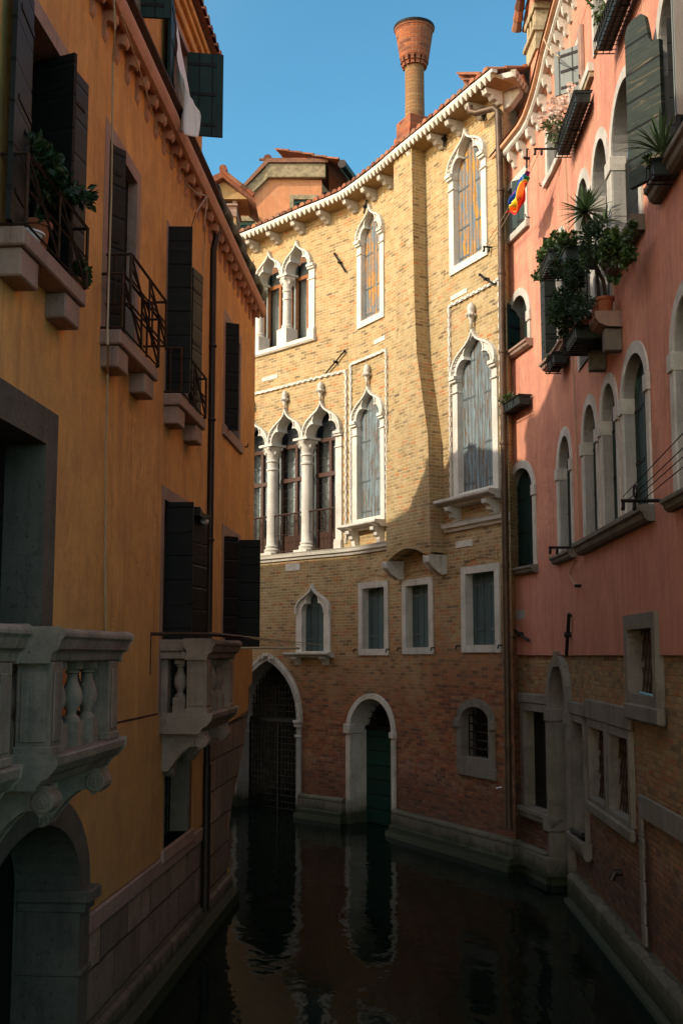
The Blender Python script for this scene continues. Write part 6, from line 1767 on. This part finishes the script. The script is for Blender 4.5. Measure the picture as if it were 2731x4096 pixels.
flowerbox(iv[0], 8.35, 7.86, 'ivy planter trailing yellow green leaves below the sill near the bridge end', [at_px(1000, 1590, .24, (.09, .34, .08), 520, .05, kind='fat', seed=45), at_px(900, 1680, .34, (.10, .24, .18), 560, .05, kind='fat', seed=46, droop=1.), at_px(1030, 1730, .22, (.07, .16, .09), 260, .05, kind='fat', seed=47, droop=1.), at_px(930, 1850, .30, (.06, .12, .05), 120, .05, kind='fat', seed=55, droop=1.)], d1=.28)
bu = K(Q, A6(640, 2260), .46)[0]
flowerbox(bu-.4, bu+.35, 7.24, 'black planter with dry stems slung under the balcony floor', [at_px(600, 2230, .46, (.08, .2, .10), 300, .04, 'leafd', seed=48, droop=.5)], d1=.46)
# clothes-line bars and lines
def lbar(p0, z_, p1, label, ext):
    u, z = K(Q, z_(*p0)); m = MB(); m.tube([Q.at(u, z, -.02), Q.at(u, z, ext)], .018, 4)
    for d in (ext-.02, ext*.72): m.tube([Q.at(u, z-.02, d), Q.at(u, z-.06, d), Q.at(u-.03, z-.08, d)], .02, 6)
    return tag(m.build('line_bar', M['iron']), label, 'line bar', 'iron clothes-line bars on the pink house'), u, z
b_1, uA, zA = lbar((695, 1495), A7, None, 'iron clothes-line bar sticking out beside the lone arched window', .42)
b_2, uB, zB = lbar((1300, 1180), A7, None, 'iron clothes-line bar crossing the widest arch of the triple window', .46)
b_3, uC, zC = lbar((578, 1000), A6, None, 'iron bar carrying the flag line under the cream blossom', .42)
b_4, uD, zD = lbar((195, 1668), A6, None, 'iron bar reaching past the drain pipe at the far end of the flag line', .40)
m = MB(); 
for dz, d0 in ((.10, .44), (.04, .38), (0, .34), (-.04, .28)): m.tube([Q.at(uB, zB+dz*.4, d0), Q.at(12.6, zB+.14+dz, d0+.05)], .006, 4)
m.tube([Q.at(uB, zB+.03, .32)+Vector((0, math.cos(a*PI/8)*.06, .06+math.sin(a*PI/8)*.06)) for a in range(17)], .012, 5)
tag(m.build('clothes_line', M['iron']), 'four taut lines running off the right edge from an iron bar', 'clothes line')
LA, LB_ = Q.at(uC, zC-.03, .40), Q.at(uD, zD+.03, .36)
m = MB()
for s in (0, .07): 
    a_, b_ = LA+Vector((s, 0, 0)), LB_+Vector((s, 0, 0)); m.tube([a_.lerp(b_, i/10)+Vector((0, 0, -.10*math.sin(PI*i/10))) for i in range(11)], .006, 4)
tag(m.build('flag_line', M['cable']), 'double cord slung between two bars and holding the rainbow flag', 'clothes line')
# rainbow flag, bunched
nt = NT('rainbow_cloth'); uvx = nt.sep(nt.uv())
cl = nt.ramp(uvx[1], [(0, (.30, .02, .25)), (.16, (.02, .07, .40)), (.32, (.0, .30, .50)), (.48, (.02, .30, .10)), (.62, (.85, .55, .02)), (.76, (.85, .16, .02)), (.9, (.75, .02, .02))], 'CONSTANT')
nt.fin(cl, .8, None, spec=.2)
o = empty('rainbow_flag', LA.lerp(LB_, .4), 'crumpled rainbow flag with white lettering bunched on the line over the far window', 'flag')
m = MB(); N, Mm = 26, 24; ids = []; a_, b_ = LA.lerp(LB_, .16), LA.lerp(LB_, .43)
def fpos(s, t):
    c = a_.lerp(b_, s)+Vector((0, 0, -.10*math.sin(PI*(.12+.38*s)))); wv = .05*math.sin(t*14+s*3)+.03*math.sin(t*25-s*7)
    return c+Vector((wv-.03*t, .05*math.sin(t*11+s*5), -(.36*t)*(.45+.55*math.sin(PI*(.1+.85*s)))+.03*math.sin(s*16)*t))
for i in range(N+1): ids.append([m.V(fpos(i/N, j/Mm), (i/N, j/Mm)) for j in range(Mm+1)])
for i in range(N):
    for j in range(Mm): m.f.append([ids[i][j], ids[i][j+1], ids[i+1][j+1], ids[i+1][j]])
f = m.build('flag_cloth', nt.m, o, smooth=True); sd = f.modifiers.new('s', 'SOLIDIFY'); sd.thickness = .004
GL = {'P': [[(0, 0), (0, 1), (.6, .95), (.7, .72), (.55, .5), (0, .48)]], 'A': [[(0, 0), (.35, 1), (.7, 0)], [(.15, .4), (.55, .4)]], 'C': [[(.7, .85), (.35, 1), (.05, .7), (.05, .3), (.35, 0), (.7, .15)]], 'E': [[(.65, 1), (0, 1), (0, 0), (.65, 0)], [(0, .5), (.5, .5)]]}
m = MB()
for k, ch_ in enumerate('PACE'):
    for st_ in GL[ch_]:
        pts = []
        for i in range(len(st_)-1):
            for j in range(5):
                x = st_[i][0]+(st_[i+1][0]-st_[i][0])*j/4; y = st_[i][1]+(st_[i+1][1]-st_[i][1])*j/4
                pts.append(fpos(.08+k*.22+x*.2, .62-y*.28)+Vector((-.006, -.004, 0)))
        m.tube(pts, .007, 4)
m.build('lettering', M['cloth'], o)
# pale conduits
def qc(p, z_, d=.02): u, z = K(Q, z_(*p), d); return Q.at(u, z, d)
m = MB(); m.tube([qc((460, 260), A6, .42), qc((490, 330), A6, .42), qc((560, 380), A6, .3), qc((575, 600), A6), qc((595, 960), A6), qc((608, 1200), A6), qc((625, 1600), A6)], .009, 5)
m.tube([qc((650, 130), A7), qc((672, 640), A7), qc((690, 1100), A7), qc((697, 1530), A7), qc((660, 1600), A7), qc((635, 1680), A7), qc((660, 1735), A7), qc((690, 1752), A7, .04)], .008, 5)
tag(m.build('wall_cable', M['cable']), 'thin pale cable running down the pink wall from the eaves past the lone arched window', 'cable')
m = MB(); c = qc((690, 1752), A7, .04); m.tube([c+Vector((-.05, 0, 0)), c+Vector((.06, 0, 0))], .022, 8); tag(m.build('cable_end', M['iron']), 'black cable plug poking from the pink wall', 'plug')
m = MB(); u, z = K(Q, A8(210, 965), .2); m.tube([Q.at(.55, z+.02, .02), Q.at(.52, z-.03, .32)], .012, 6); tag(m.build('white_pipe', M['cloth']), 'short white pipe end jutting out by the foot of the drain pipe', 'pipe')
m = MB(); u, z = K(Q, A8(845, 1460)); m.tube([Q.at(u, z, -.1), Q.at(u, z, .05), Q.at(u, z-.08, .09)], .045, 10); tag(m.build('outlet_pipe', M['pipe']), 'stubby black outlet pipe low in the brick wall near the bridge', 'pipe')
